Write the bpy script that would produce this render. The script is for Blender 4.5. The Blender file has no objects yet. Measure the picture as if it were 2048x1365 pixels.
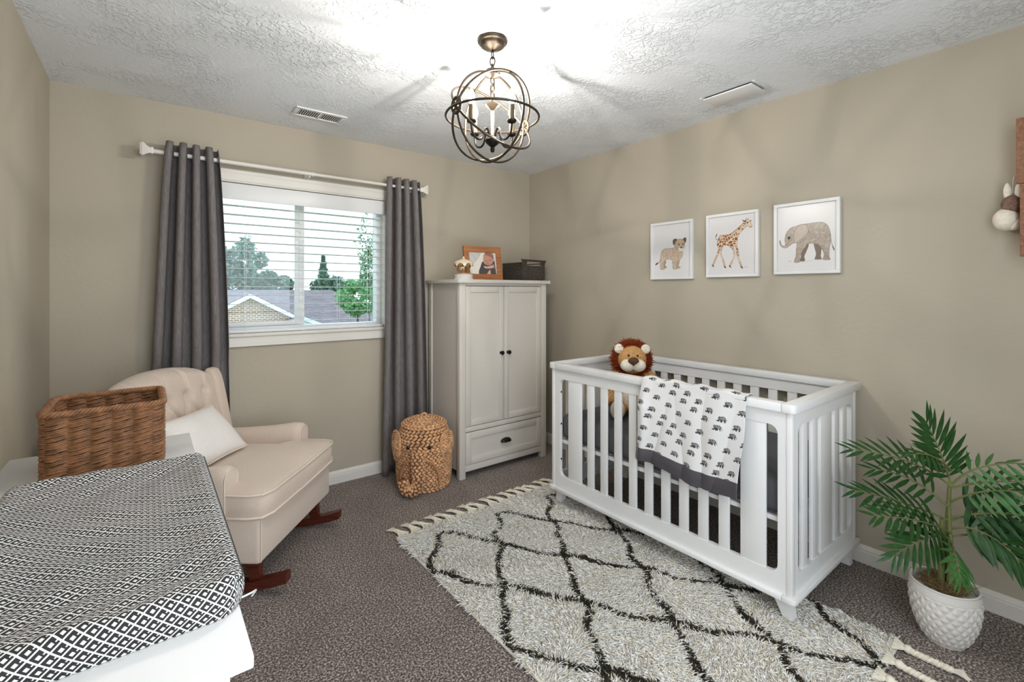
import bpy, bmesh, math, random
import numpy as np
from mathutils import Vector, Matrix
random.seed(7); rng = np.random.default_rng(7)
PI = math.pi
sc = bpy.context.scene
COL = sc.collection

# ------------------------------------------------------------------ camera, world, exposure
cam = bpy.data.cameras.new('camera'); cam_o = bpy.data.objects.new('camera', cam); COL.objects.link(cam_o)
cam_o.location = (-2.8172, -3.3599, 1.3556)
cam_o.rotation_euler = (PI / 2, 0, -0.6605)
cam.sensor_width = 36.0; cam.lens = 36 * 935.72 / 2048; cam.shift_y = -100.786 / 2048
cam.clip_start = 0.02; cam.clip_end = 300
sc.camera = cam_o
w = bpy.data.worlds.new('sky'); sc.world = w; w.use_nodes = True
bgn = w.node_tree.nodes['Background']
bgn.inputs['Color'].default_value = (0.80, 0.92, 1.0, 1); bgn.inputs['Strength'].default_value = 2.3
sc.view_settings.view_transform = 'Standard'; sc.view_settings.look = 'None'
sc.view_settings.gamma = 1.0; sc.view_settings.use_curve_mapping = False
sc.view_settings.exposure = 0.10
BULB = 15000.0
def area(name, loc, rot, sx, sy, power, col):
    L = bpy.data.lights.new(name, 'AREA'); L.shape = 'RECTANGLE'; L.size = sx; L.size_y = sy; L.energy = power; L.color = col
    o = bpy.data.objects.new(name, L); COL.objects.link(o); o.location = loc; o.rotation_euler = rot; return o
# added soft fill light behind the camera
area('rear_fill_light', (-2.1, -3.78, 1.25), (PI / 2, 0, 0), 1.8, 2.2, 47, (.80, .90, 1.0))

# ------------------------------------------------------------------ materials
MATS = {}
def srgb(r, g, b):
    f = lambda c: (c / 255 / 12.92) if c / 255 <= .04045 else ((c / 255 + .055) / 1.055) ** 2.4
    return (f(r), f(g), f(b), 1)
def mat(name, col, rough=.5, metal=0., var=0., vscale=20., bump=0., bscale=60., bdist=.002, sheen=0., stretch=(1, 1, 1), attr=None, spec=.5, detail=4):
    if name in MATS: return MATS[name]
    m = bpy.data.materials.new(name); m.use_nodes = True; MATS[name] = m
    nt = m.node_tree; n = nt.nodes; l = nt.links; b = n['Principled BSDF']
    b.inputs['Base Color'].default_value = col; b.inputs['Roughness'].default_value = rough
    b.inputs['Metallic'].default_value = metal; b.inputs['Specular IOR Level'].default_value = spec
    if sheen: b.inputs['Sheen Weight'].default_value = sheen
    tc = n.new('ShaderNodeTexCoord'); mp = n.new('ShaderNodeMapping'); mp.inputs['Scale'].default_value = stretch
    l.new(tc.outputs['Object'], mp.inputs['Vector'])
    src = None
    if attr:
        a = n.new('ShaderNodeVertexColor'); a.layer_name = attr; src = a.outputs['Color']; l.new(src, b.inputs['Base Color'])
    if var:
        t = n.new('ShaderNodeTexNoise'); t.inputs['Scale'].default_value = vscale; t.inputs['Detail'].default_value = detail
        l.new(mp.outputs['Vector'], t.inputs['Vector'])
        r = n.new('ShaderNodeMapRange'); r.inputs['From Min'].default_value = .3; r.inputs['From Max'].default_value = .7
        r.inputs['To Min'].default_value = 1 - var; r.inputs['To Max'].default_value = 1 + var
        l.new(t.outputs['Fac'], r.inputs['Value'])
        mx = n.new('ShaderNodeMix'); mx.data_type = 'RGBA'; mx.blend_type = 'MULTIPLY'; mx.inputs['Factor'].default_value = 1
        if src: l.new(src, mx.inputs['A'])
        else: mx.inputs['A'].default_value = col
        l.new(r.outputs['Result'], mx.inputs['B']); l.new(mx.outputs['Result'], b.inputs['Base Color'])
    if bump:
        t2 = n.new('ShaderNodeTexNoise'); t2.inputs['Scale'].default_value = bscale; t2.inputs['Detail'].default_value = 3
        l.new(mp.outputs['Vector'], t2.inputs['Vector'])
        bp = n.new('ShaderNodeBump'); bp.inputs['Strength'].default_value = bump; bp.inputs['Distance'].default_value = bdist
        l.new(t2.outputs['Fac'], bp.inputs['Height']); l.new(bp.outputs['Normal'], b.inputs['Normal'])
    return m
def emit(name, col, strength):
    m = bpy.data.materials.new(name); m.use_nodes = True; MATS[name] = m
    b = m.node_tree.nodes['Principled BSDF']; b.inputs['Base Color'].default_value = col
    b.inputs['Emission Color'].default_value = col; b.inputs['Emission Strength'].default_value = strength
    return m
def glass_mat(name):
    m = bpy.data.materials.new(name); m.use_nodes = True; MATS[name] = m
    nt = m.node_tree; n = nt.nodes; l = nt.links; n.remove(n['Principled BSDF'])
    t = n.new('ShaderNodeBsdfTransparent'); t.inputs['Color'].default_value = (.93, .97, 1, 1)
    g = n.new('ShaderNodeBsdfGlossy'); g.inputs['Roughness'].default_value = .02
    mx = n.new('ShaderNodeMixShader'); mx.inputs['Fac'].default_value = .035
    l.new(t.outputs[0], mx.inputs[1]); l.new(g.outputs[0], mx.inputs[2]); l.new(mx.outputs[0], n['Material Output'].inputs['Surface'])
    return m
def ceiling_mat():
    m = mat('ceiling_paint', srgb(238, 240, 242), .85); nt = m.node_tree; n = nt.nodes; l = nt.links; b = n['Principled BSDF']
    tc = n.new('ShaderNodeTexCoord')
    a = n.new('ShaderNodeTexNoise'); a.inputs['Scale'].default_value = 34; a.inputs['Detail'].default_value = 5; a.inputs['Distortion'].default_value = 1.2
    k = n.new('ShaderNodeTexNoise'); k.inputs['Scale'].default_value = 3.2; k.inputs['Detail'].default_value = 2
    for t in (a, k): l.new(tc.outputs['Object'], t.inputs['Vector'])
    r = n.new('ShaderNodeMapRange'); r.inputs['From Min'].default_value = .42; r.inputs['From Max'].default_value = .6; r.inputs['To Min'].default_value = .12
    l.new(k.outputs['Fac'], r.inputs['Value'])
    s = n.new('ShaderNodeMapRange'); s.inputs['From Min'].default_value = .45; s.inputs['From Max'].default_value = .58
    l.new(a.outputs['Fac'], s.inputs['Value'])
    mu = n.new('ShaderNodeMath'); mu.operation = 'MULTIPLY'; l.new(r.outputs[0], mu.inputs[0]); l.new(s.outputs[0], mu.inputs[1])
    bp = n.new('ShaderNodeBump'); bp.inputs['Strength'].default_value = .8; bp.inputs['Distance'].default_value = .006
    l.new(mu.outputs[0], bp.inputs['Height']); l.new(bp.outputs['Normal'], b.inputs['Normal'])
    return m
def carpet_mat():
    m = mat('carpet', srgb(120, 106, 97), .95, spec=.1, sheen=.2); nt = m.node_tree; n = nt.nodes; l = nt.links; b = n['Principled BSDF']
    tc = n.new('ShaderNodeTexCoord')
    v = n.new('ShaderNodeTexNoise'); v.inputs['Scale'].default_value = 130; v.inputs['Detail'].default_value = 4; v.inputs['Roughness'].default_value = .7
    k = n.new('ShaderNodeTexNoise'); k.inputs['Scale'].default_value = 5; k.inputs['Detail'].default_value = 3
    for t in (v, k): l.new(tc.outputs['Object'], t.inputs['Vector'])
    cr = n.new('ShaderNodeValToRGB'); e = cr.color_ramp.elements
    e[0].position = .39; e[0].color = srgb(44, 34, 30); e[1].position = .62; e[1].color = srgb(224, 208, 196)
    x = e.new(.5); x.color = srgb(118, 102, 93)
    l.new(v.outputs['Fac'], cr.inputs['Fac'])
    r = n.new('ShaderNodeMapRange'); r.inputs['From Min'].default_value = .3; r.inputs['From Max'].default_value = .7; r.inputs['To Min'].default_value = .85; r.inputs['To Max'].default_value = 1.12
    l.new(k.outputs['Fac'], r.inputs['Value'])
    mx = n.new('ShaderNodeMix'); mx.data_type = 'RGBA'; mx.blend_type = 'MULTIPLY'; mx.inputs['Factor'].default_value = 1
    l.new(cr.outputs['Color'], mx.inputs['A']); l.new(r.outputs[0], mx.inputs['B']); l.new(mx.outputs['Result'], b.inputs['Base Color'])
    bp = n.new('ShaderNodeBump'); bp.inputs['Strength'].default_value = 1; bp.inputs['Distance'].default_value = .008
    l.new(v.outputs['Fac'], bp.inputs['Height']); l.new(bp.outputs['Normal'], b.inputs['Normal'])
    return m
def wood_mat(name, c1, c2, rough=.5, scale=(1, 14, 14)):
    m = mat(name, c1, rough); nt = m.node_tree; n = nt.nodes; l = nt.links; b = n['Principled BSDF']
    tc = n.new('ShaderNodeTexCoord'); mp = n.new('ShaderNodeMapping'); mp.inputs['Scale'].default_value = scale
    t = n.new('ShaderNodeTexNoise'); t.inputs['Scale'].default_value = 6; t.inputs['Detail'].default_value = 6; t.inputs['Distortion'].default_value = .6
    cr = n.new('ShaderNodeValToRGB'); cr.color_ramp.elements[0].position = .35; cr.color_ramp.elements[1].position = .65
    cr.color_ramp.elements[0].color = c1; cr.color_ramp.elements[1].color = c2
    l.new(tc.outputs['Object'], mp.inputs['Vector']); l.new(mp.outputs['Vector'], t.inputs['Vector']); l.new(t.outputs['Fac'], cr.inputs['Fac']); l.new(cr.outputs['Color'], b.inputs['Base Color'])
    return m
def brick_mat(name, c1, c2, mortar, scale, bw, bh, ms, rough=.9):
    m = mat(name, c1, rough); nt = m.node_tree; n = nt.nodes; l = nt.links
    uv = n.new('ShaderNodeUVMap'); t = n.new('ShaderNodeTexBrick')
    t.inputs['Color1'].default_value = c1; t.inputs['Color2'].default_value = c2; t.inputs['Mortar'].default_value = mortar
    t.inputs['Scale'].default_value = scale; t.inputs['Brick Width'].default_value = bw; t.inputs['Row Height'].default_value = bh; t.inputs['Mortar Size'].default_value = ms
    l.new(uv.outputs['UV'], t.inputs['Vector']); l.new(t.outputs['Color'], n['Principled BSDF'].inputs['Base Color'])
    return m
def diamond_mat():
    m = mat('ikat_cover', (.9, .9, .9, 1), .75, spec=.2); nt = m.node_tree; n = nt.nodes; l = nt.links; b = n['Principled BSDF']
    uv = n.new('ShaderNodeUVMap'); sp = n.new('ShaderNodeSeparateXYZ'); l.new(uv.outputs['UV'], sp.inputs[0])
    def M(op, a, c=None, d=None):
        x = n.new('ShaderNodeMath'); x.operation = op
        for i, v in enumerate((a, c, d)):
            if v is None: continue
            if isinstance(v, (int, float)): x.inputs[i].default_value = v
            else: l.new(v, x.inputs[i])
        return x.outputs[0]
    U = M('DIVIDE', sp.outputs[0], .0225); V = M('DIVIDE', sp.outputs[1], .020)
    a = M('ADD', U, V); c = M('SUBTRACT', U, V)
    fa = M('SUBTRACT', M('FRACT', a), .5); fc = M('SUBTRACT', M('FRACT', c), .5)
    d = M('MAXIMUM', M('ABSOLUTE', fa), M('ABSOLUTE', fc))
    inner = M('LESS_THAN', M('MAXIMUM', M('ABSOLUTE', M('ADD', fa, .05)), M('ABSOLUTE', M('SUBTRACT', fc, .05))), .165)
    lines = M('GREATER_THAN', d, .425)
    # white notch on one side of every ring
    notch = M('MULTIPLY', M('GREATER_THAN', fa, .26), M('LESS_THAN', M('ABSOLUTE', M('SUBTRACT', fc, .14)), .06))
    white = M('MAXIMUM', M('MAXIMUM', inner, lines), notch)
    mx = n.new('ShaderNodeMix'); mx.data_type = 'RGBA'; l.new(white, mx.inputs['Factor'])
    mx.inputs['A'].default_value = srgb(52, 50, 50); mx.inputs['B'].default_value = srgb(232, 230, 226)
    l.new(mx.outputs['Result'], b.inputs['Base Color'])
    return m

WHITE = mat('white_paint', srgb(232, 231, 229), .38)
CREAM = mat('wardrobe_paint', srgb(212, 205, 195), .36)
TRIM = mat('trim_paint', srgb(226, 221, 212), .4)
WALL = mat('wall_paint', srgb(183, 173, 155), .8, var=.02, vscale=2, bump=.35, bscale=45, bdist=.003, spec=.3)
CEIL = ceiling_mat(); CARPET = carpet_mat()
BRONZE = mat('aged_bronze', srgb(66, 56, 44), .42, metal=.7, var=.25, vscale=30)
BLACKM = mat('dark_metal', srgb(38, 33, 30), .4, metal=.7)
SATIN = mat('satin_band', srgb(74, 70, 76), .32, var=.06, vscale=15, spec=.6)
CURT = mat('curtain_linen', srgb(122, 116, 114), .85, var=.28, vscale=60, stretch=(6, 6, .35), bump=.25, bscale=200, bdist=.001, spec=.2)
LINEN = mat('beige_linen', srgb(212, 194, 178), .85, var=.05, vscale=180, bump=.2, bscale=500, bdist=.0006, sheen=.25, spec=.2)
PIPE = mat('piping_linen', srgb(226, 208, 190), .8)
PILLOW = mat('white_cotton', srgb(232, 226, 220), .85, var=.02, vscale=60, spec=.2)
CHERRY = wood_mat('cherry_wood', srgb(96, 40, 22), srgb(66, 24, 14), .35)
OAK = wood_mat('oak_wood', srgb(176, 116, 72), srgb(146, 90, 52), .5)
BOARD = wood_mat('barn_wood', srgb(156, 112, 84), srgb(126, 86, 62), .7)
WICKER = mat('wicker', srgb(138, 94, 60), .5, var=.45, vscale=40)
HYAC = mat('water_hyacinth', srgb(206, 158, 116), .6, var=.4, vscale=38)
HYAC_D = mat('hyacinth_core', srgb(126, 78, 46), .7)
DWEAVE = mat('dark_weave', srgb(64, 55, 48), .6, var=.3, vscale=70)
RUGB = mat('rug_backing', srgb(232, 226, 212), .95)
YARN = mat('rug_yarn', (1, 1, 1, 1), .9, attr='col', spec=.15)
YARN1 = mat('tassel_yarn', srgb(232, 224, 206), .9, var=.08, vscale=60, spec=.15)
SHEET = mat('grey_sheet', srgb(92, 92, 95), .8, var=.05, vscale=30, spec=.2)
PRINT = mat('paper_print', (1, 1, 1, 1), .25, attr='col')
CLOTH = mat('muslin', (1, 1, 1, 1), .85, attr='col', bump=.25, bscale=120, bdist=.001, spec=.2)
PLUSH = mat('tan_plush', srgb(196, 150, 98), .9, var=.35, vscale=120, bump=.8, bscale=160, bdist=.004, spec=.1)
PLUSHW = mat('cream_plush', srgb(238, 228, 210), .9, var=.08, vscale=90, bump=.6, bscale=160, bdist=.003, spec=.1)
MANE = mat('mane_fur', srgb(142, 62, 30), .9, var=.25, vscale=60, spec=.15)
NOSE = mat('nose_felt', srgb(88, 48, 24), .7)
BLK = mat('black_button', srgb(18, 16, 16), .2)
LEAF = mat('palm_leaf', srgb(34, 72, 28), .42, var=.3, vscale=4)
LEAF2 = mat('palm_leaf_pale', srgb(58, 104, 48), .42, var=.25, vscale=4)
STEM = mat('palm_stem', srgb(104, 108, 58), .6, var=.2, vscale=20)
MOSS = mat('dried_moss', srgb(150, 124, 84), .95, var=.4, vscale=60)
CERAM = mat('white_ceramic', srgb(226, 221, 214), .45)
DARK = mat('dark_backing_and_shade', srgb(40, 40, 40), .9)  # dark frame backing; also colours in the shade of the ceiling gaps
GLASS = glass_mat('window_glass')

# ------------------------------------------------------------------ mesh helpers
class MB:
    def __init__(s): s.v = []; s.f = []
    def add(s, v, f):
        k = len(s.v); s.v += [tuple(p) for p in v]; s.f += [tuple(i + k for i in q) for q in f]; return s
    def box(s, x0, x1, y0, y1, z0, z1):
        return s.add([(x0, y0, z0), (x1, y0, z0), (x1, y1, z0), (x0, y1, z0), (x0, y0, z1), (x1, y0, z1), (x1, y1, z1), (x0, y1, z1)],
                     [(0, 3, 2, 1), (4, 5, 6, 7), (0, 1, 5, 4), (1, 2, 6, 5), (2, 3, 7, 6), (3, 0, 4, 7)])
    def rbox(s, x0, x1, y0, y1, z0, z1, r=.004, seg=2):
        bm = bmesh.new(); bmesh.ops.create_cube(bm, size=1)
        for v in bm.verts: v.co = Vector(((x0 + x1) / 2 + v.co.x * (x1 - x0), (y0 + y1) / 2 + v.co.y * (y1 - y0), (z0 + z1) / 2 + v.co.z * (z1 - z0)))
        bmesh.ops.bevel(bm, geom=list(bm.edges), offset=min(r, .49 * min(x1 - x0, y1 - y0, z1 - z0)), segments=seg, affect='EDGES', profile=.5)
        return s.bm(bm)
    def bm(s, bm):
        bm.verts.index_update(); s.add([v.co[:] for v in bm.verts], [[v.index for v in f.verts] for f in bm.faces]); bm.free(); return s
    def tube(s, pts, r, n=8, closed=False, caps=True, flat=1.):
        P = [Vector(p) for p in pts]; m = len(P)
        R = [r] * m if isinstance(r, (int, float)) else list(r)
        T = []
        for i in range(m):
            a = P[(i - 1) % m] if (closed or i > 0) else P[i]; b = P[(i + 1) % m] if (closed or i < m - 1) else P[i]
            T.append((b - a).normalized())
        u = T[0].orthogonal().normalized(); V = []
        for i in range(m):
            u = (u - T[i] * u.dot(T[i]))
            u = u.normalized() if u.length > 1e-9 else T[i].orthogonal().normalized()
            w_ = T[i].cross(u)
            for k in range(n):
                a = 2 * PI * k / n; V.append(P[i] + (u * math.cos(a) + w_ * math.sin(a) * flat) * R[i])
        Fc = []
        for i in range(m if closed else m - 1):
            j = (i + 1) % m
            for k in range(n):
                k2 = (k + 1) % n; Fc.append((i * n + k, i * n + k2, j * n + k2, j * n + k))
        if caps and not closed: Fc += [tuple(range(n - 1, -1, -1)), tuple((m - 1) * n + k for k in range(n))]
        return s.add(V, Fc)
    def lathe(s, prof, n=32, c=(0, 0, 0), caps=True):
        V = []; Fc = []
        for r, z in prof:
            for k in range(n): a = 2 * PI * k / n; V.append((c[0] + r * math.cos(a), c[1] + r * math.sin(a), c[2] + z))
        for i in range(len(prof) - 1):
            for k in range(n): k2 = (k + 1) % n; Fc.append((i * n + k, i * n + k2, (i + 1) * n + k2, (i + 1) * n + k))
        if caps: Fc += [tuple(range(n - 1, -1, -1)), tuple((len(prof) - 1) * n + k for k in range(n))]
        return s.add(V, Fc)
    def ball(s, c, r, nu=16, nv=10, M=None):
        r = (r, r, r) if isinstance(r, (int, float)) else r
        V = [(0, 0, -1)]; 
        for i in range(1, nv):
            p = -PI / 2 + PI * i / nv
            for k in range(nu): a = 2 * PI * k / nu; V.append((math.cos(p) * math.cos(a), math.cos(p) * math.sin(a), math.sin(p)))
        V.append((0, 0, 1)); Fc = []
        for k in range(nu): k2 = (k + 1) % nu; Fc.append((0, 1 + k2, 1 + k)); Fc.append((len(V) - 1, 1 + (nv - 2) * nu + k, 1 + (nv - 2) * nu + k2))
        for i in range(nv - 2):
            for k in range(nu): k2 = (k + 1) % nu; Fc.append((1 + i * nu + k, 1 + i * nu + k2, 1 + (i + 1) * nu + k2, 1 + (i + 1) * nu + k))
        W = []
        for p in V:
            q = Vector((p[0] * r[0], p[1] * r[1], p[2] * r[2]))
            if M is not None: q = M @ q
            W.append(q + Vector(c))
        return s.add(W, Fc)
    def prism(s, poly, t0, t1, axis='y', bev=0, seg=2):
        # poly in 2D -> extrude along axis. axis y: (x,z); x: (y,z); z: (x,y)
        f = {'y': lambda p, t: (p[0], t, p[1]), 'x': lambda p, t: (t, p[0], p[1]), 'z': lambda p, t: (p[0], p[1], t)}[axis]
        bm = bmesh.new(); a = [bm.verts.new(f(p, t0)) for p in poly]; b = [bm.verts.new(f(p, t1)) for p in poly]
        n = len(poly); bm.faces.new(a); bm.faces.new(b[::-1])
        for i in range(n): bm.faces.new((a[i], b[i], b[(i + 1) % n], a[(i + 1) % n]))
        bmesh.ops.recalc_face_normals(bm, faces=bm.faces)
        if bev:
            ed = [e for e in bm.edges if len(e.link_faces) == 2 and e.calc_face_angle(0) > .6]
            bmesh.ops.bevel(bm, geom=ed, offset=bev, segments=seg, affect='EDGES', profile=.5)
        return s.bm(bm)
    def xf(s, M):
        s.v = [tuple(M @ Vector(p)) for p in s.v]; return s
    def mesh(s, name='mesh', smooth=35):
        me = bpy.data.meshes.new(name); me.from_pydata(s.v, [], s.f); me.update()
        if smooth: me.shade_smooth(); me.set_sharp_from_angle(angle=math.radians(smooth))
        return me
def npmesh(name, V, Fq, cols=None, smooth=True, uv=None):
    """numpy verts (n,3), faces (m,k)"""
    me = bpy.data.meshes.new(name); V = np.asarray(V, np.float32); Fq = np.asarray(Fq, np.int32); m, k = Fq.shape
    me.vertices.add(len(V)); me.vertices.foreach_set('co', V.ravel())
    me.loops.add(m * k); me.loops.foreach_set('vertex_index', Fq.ravel())
    me.polygons.add(m); me.polygons.foreach_set('loop_start', np.arange(0, m * k, k, dtype=np.int32))
    if uv is not None:
        u = me.uv_layers.new(name='UVMap'); u.data.foreach_set('uv', np.asarray(uv, np.float32)[Fq.ravel()].ravel())
    me.update(calc_edges=True); me.validate()
    if cols is not None:
        a = me.color_attributes.new('col', 'FLOAT_COLOR', 'POINT'); c = np.ones((len(V), 4), np.float32); c[:, :3] = cols
        a.data.foreach_set('color', c.ravel())
    if smooth: me.shade_smooth()
    return me
def grid_faces(nu, nv, wrap=False):
    i, j = np.meshgrid(np.arange(nu if wrap else nu - 1), np.arange(nv - 1), indexing='ij')
    a = i * nv + j; b = ((i + 1) % nu) * nv + j
    return np.stack([a, b, b + 1, a + 1], -1).reshape(-1, 4)
def obj(name, me, m, parent=None, loc=None, rot=None, smooth=35):
    if isinstance(me, MB): me = me.mesh(name, smooth)
    if m is not None and not me.materials: me.materials.append(m)
    o = bpy.data.objects.new(name, me); COL.objects.link(o)
    if parent: o.parent = parent
    if loc: o.location = loc
    if rot: o.rotation_euler = rot
    return o
def tag(o, label, cat, group=None):
    o['label'] = label; o['category'] = cat
    if group: o['group'] = group
    return o
def thing(name, label, cat, loc=(0, 0, 0), rz=0, group=None):
    o = bpy.data.objects.new(name, None); COL.objects.link(o); o.location = loc; o.rotation_euler = (0, 0, rz)
    o.empty_display_size = .05
    return tag(o, label, cat, group)
def struct(o): o['kind'] = 'structure'; return o
def stuff(o): o['kind'] = 'stuff'; return o
def strands(B, D, L, r, bend=None, segs=3, sides=3, cols=None):
    """many tapered yarn strands. B base (n,3), D unit dir (n,3), L len (n,), bend (n,3) added quadratically"""
    n = len(B); L = np.asarray(L).reshape(-1, 1)
    bend = np.zeros((n, 3)) if bend is None else bend
    a = np.cross(D, [0.13, .27, .95]); a /= np.linalg.norm(a, axis=1, keepdims=True) + 1e-9; b = np.cross(D, a)
    rr = np.broadcast_to(np.asarray(r), (n,)).reshape(-1, 1)
    V = []
    for s in range(segs):
        t = s / segs; c = B + D * L * t + bend * L * t * t; q = rr * (1 - .25 * t)
        for k in range(sides):
            an = 2 * PI * k / sides; V.append(c + (a * math.cos(an) + b * math.sin(an)) * q)
    V.append(B + D * L + bend * L)
    V = np.stack(V, 1); per = segs * sides + 1; F = []
    for s in range(segs - 1):
        for k in range(sides):
            k2 = (k + 1) % sides; p0, p1, p2, p3 = s * sides + k, s * sides + k2, (s + 1) * sides + k2, (s + 1) * sides + k
            F += [(p0, p1, p2), (p0, p2, p3)]
    for k in range(sides): F.append(((segs - 1) * sides + k, (segs - 1) * sides + (k + 1) % sides, per - 1))
    F = np.array(F); Fa = (np.arange(n)[:, None, None] * per + F[None]).reshape(-1, 3)
    c = None if cols is None else np.repeat(cols, per, axis=0)
    return V.reshape(-1, 3), Fa, c
def beads(P, A, Bv, Cv, sa, sb, sc_):
    """many woven bumps: centres P, axes A,B,C (n,3) with radii"""
    nu, nv = 6, 4; t = MB().ball((0, 0, 0), 1, nu, nv); T = np.array(t.v); F = np.array([f if len(f) == 4 else (*f, f[2]) for f in t.f])
    tri = []
    for f in t.f:
        tri.append(f[:3])
        if len(f) == 4: tri.append((f[0], f[2], f[3]))
    tri = np.array(tri); n = len(P)
    V = P[:, None] + T[None, :, :1] * A[:, None] * sa + T[None, :, 1:2] * Bv[:, None] * sb + T[None, :, 2:] * Cv[:, None] * sc_
    Fa = (np.arange(n)[:, None, None] * len(T) + tri[None]).reshape(-1, 3)
    return V.reshape(-1, 3), Fa
def smooth_path(pts, n=8, closed=False):
    P = [np.array(p, float) for p in pts]; m = len(P); out = []
    for i in range(m if closed else m - 1):
        p0 = P[(i - 1) % m] if (closed or i > 0) else P[i]; p1 = P[i]; p2 = P[(i + 1) % m]; p3 = P[(i + 2) % m] if (closed or i + 2 < m) else P[(i + 1) % m]
        for k in range(n):
            t = k / n; out.append(.5 * ((2 * p1) + (-p0 + p2) * t + (2 * p0 - 5 * p1 + 4 * p2 - p3) * t * t + (-p0 + 3 * p1 - 3 * p2 + p3) * t ** 3))
    if not closed: out.append(P[-1])
    return out
def rrect(x0, x1, y0, y1, r, n=6):
    o = []
    for cx, cy, a in ((x1 - r, y1 - r, 0), (x0 + r, y1 - r, PI / 2), (x0 + r, y0 + r, PI), (x1 - r, y0 + r, 1.5 * PI)):
        for k in range(n + 1): t = a + PI / 2 * k / n; o.append((cx + r * math.cos(t), cy + r * math.sin(t)))
    return o

# ------------------------------------------------------------------ painting on a grid (flat prints)
class Canvas:
    def __init__(s, w, h, nx, bg):
        s.w, s.h, s.nx, s.ny = w, h, nx, int(nx * h / w)
        s.u, s.v = np.meshgrid((np.arange(s.nx) + .5) / s.nx, (np.arange(s.ny) + .5) / s.ny)  # v from top
        s.c = np.ones((s.ny, s.nx, 3)) * np.array(bg[:3])
        s.px = 1 / s.nx
    def blend(s, a, col): s.c += a[..., None] * (np.array(col[:3]) - s.c)
    def inside(s, poly):
        x, y = s.u, s.v * s.h / s.w; c = np.zeros(x.shape, bool); n = len(poly)
        for i in range(n):
            x0, y0 = poly[i]; x1, y1 = poly[i - 1]
            if y0 == y1: continue
            k = ((y0 > y) != (y1 > y)) & (x < (x1 - x0) * (y - y0) / (y1 - y0) + x0); c ^= k
        return c
    def dist(s, pts):
        x, y = s.u, s.v * s.h / s.w; d = np.full(x.shape, 9.)
        for (x0, y0), (x1, y1) in zip(pts[:-1], pts[1:]):
            dx, dy = x1 - x0, y1 - y0; t = np.clip(((x - x0) * dx + (y - y0) * dy) / (dx * dx + dy * dy + 1e-12), 0, 1)
            d = np.minimum(d, np.hypot(x - x0 - t * dx, y - y0 - t * dy))
        return d
    def fill(s, poly, col, a=1., outline=None, ow=.006, sm=True):
        if sm: poly = [tuple(p) for p in smooth_path(poly, 5, True)]
        ins = s.inside(poly)
        # soft edge
        d = s.dist(poly + [poly[0]]); al = np.clip(.5 + np.where(ins, d, -d) / s.px, 0, 1)
        s.blend(al * a, col)
        if outline is not None: s.blend(np.clip(1.2 - d / (ow * .5 + s.px * .3), 0, 1) * .8, outline)
        return al
    def stroke(s, pts, w0, col, a=1., sm=True):
        if sm: pts = [tuple(p) for p in smooth_path(pts, 5)]
        d = s.dist(pts); s.blend(np.clip(.5 + (w0 / 2 - d) / s.px, 0, 1) * a, col)
    def mesh(s, name):
        X = (s.u - .5) * s.w; Z = (.5 - s.v) * s.h
        V = np.stack([X.ravel(), np.zeros(X.size), Z.ravel()], 1)
        # stretch border verts to the full sheet
        V[:, 0] *= s.nx / (s.nx - 1); V[:, 2] *= s.ny / (s.ny - 1)
        i, j = np.meshgrid(np.arange(s.ny - 1), np.arange(s.nx - 1), indexing='ij'); a = i * s.nx + j
        F = np.stack([a + s.nx, a + s.nx + 1, a + 1, a], -1).reshape(-1, 4)
        return npmesh(name, V, F, s.c.reshape(-1, 3))

# ================================================================== THE ROOM
XL, YF, H = -3.219, -3.80, 2.44
WX0, WX1, WZ0, WZ1 = -2.53, -1.41, 1.075, 2.035      # window opening
T = .16
struct(obj('floor', MB().box(XL - T, T, YF - T, T, -.12, 0), CARPET, smooth=0))
struct(obj('ceiling', MB().box(XL - T, T, YF - T, T, H, H + .12), CEIL, smooth=0))
struct(obj('wall_right', MB().box(0, T, YF, 0, 0, H), WALL, smooth=0))
struct(obj('wall_left', MB().box(XL - T, XL, YF, 0, 0, H), WALL, smooth=0))
struct(obj('wall_front', MB().box(XL - T, T, YF - T, YF, 0, H), WALL, smooth=0))
struct(obj('wall_back', MB().box(XL - T, WX0, 0, T, 0, H).box(WX1, T, 0, T, 0, H).box(WX0, WX1, 0, T, 0, WZ0).box(WX0, WX1, 0, T, WZ1, H), WALL, smooth=0))
def baseboard(name, p0, p1, nrm):
    prof = [(0, 0), (.014, 0), (.014, .058), (.010, .061), (.010, .064), (.012, .067), (.008, .080), (.004, .088), (0, .088)]
    d = Vector(p1) - Vector(p0); m = MB(); V = [Vector(p0) + Vector(nrm) * a + Vector((0, 0, z)) for a, z in prof]; V += [v + d for v in V]
    n = len(prof); m.add(V, [(i, (i + 1) % n, n + (i + 1) % n, n + i) for i in range(n)])
    bmn = struct(obj(name, m, TRIM, smooth=0)); return bmn
baseboard('baseboard_back', (XL, 0, 0), (0, 0, 0), (0, -1, 0))
baseboard('baseboard_right', (0, 0, 0), (0, YF, 0), (-1, 0, 0))
baseboard('baseboard_left', (XL, YF, 0), (XL, 0, 0), (1, 0, 0))
baseboard('baseboard_front', (0, YF, 0), (XL, YF, 0), (0, 1, 0))

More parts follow.
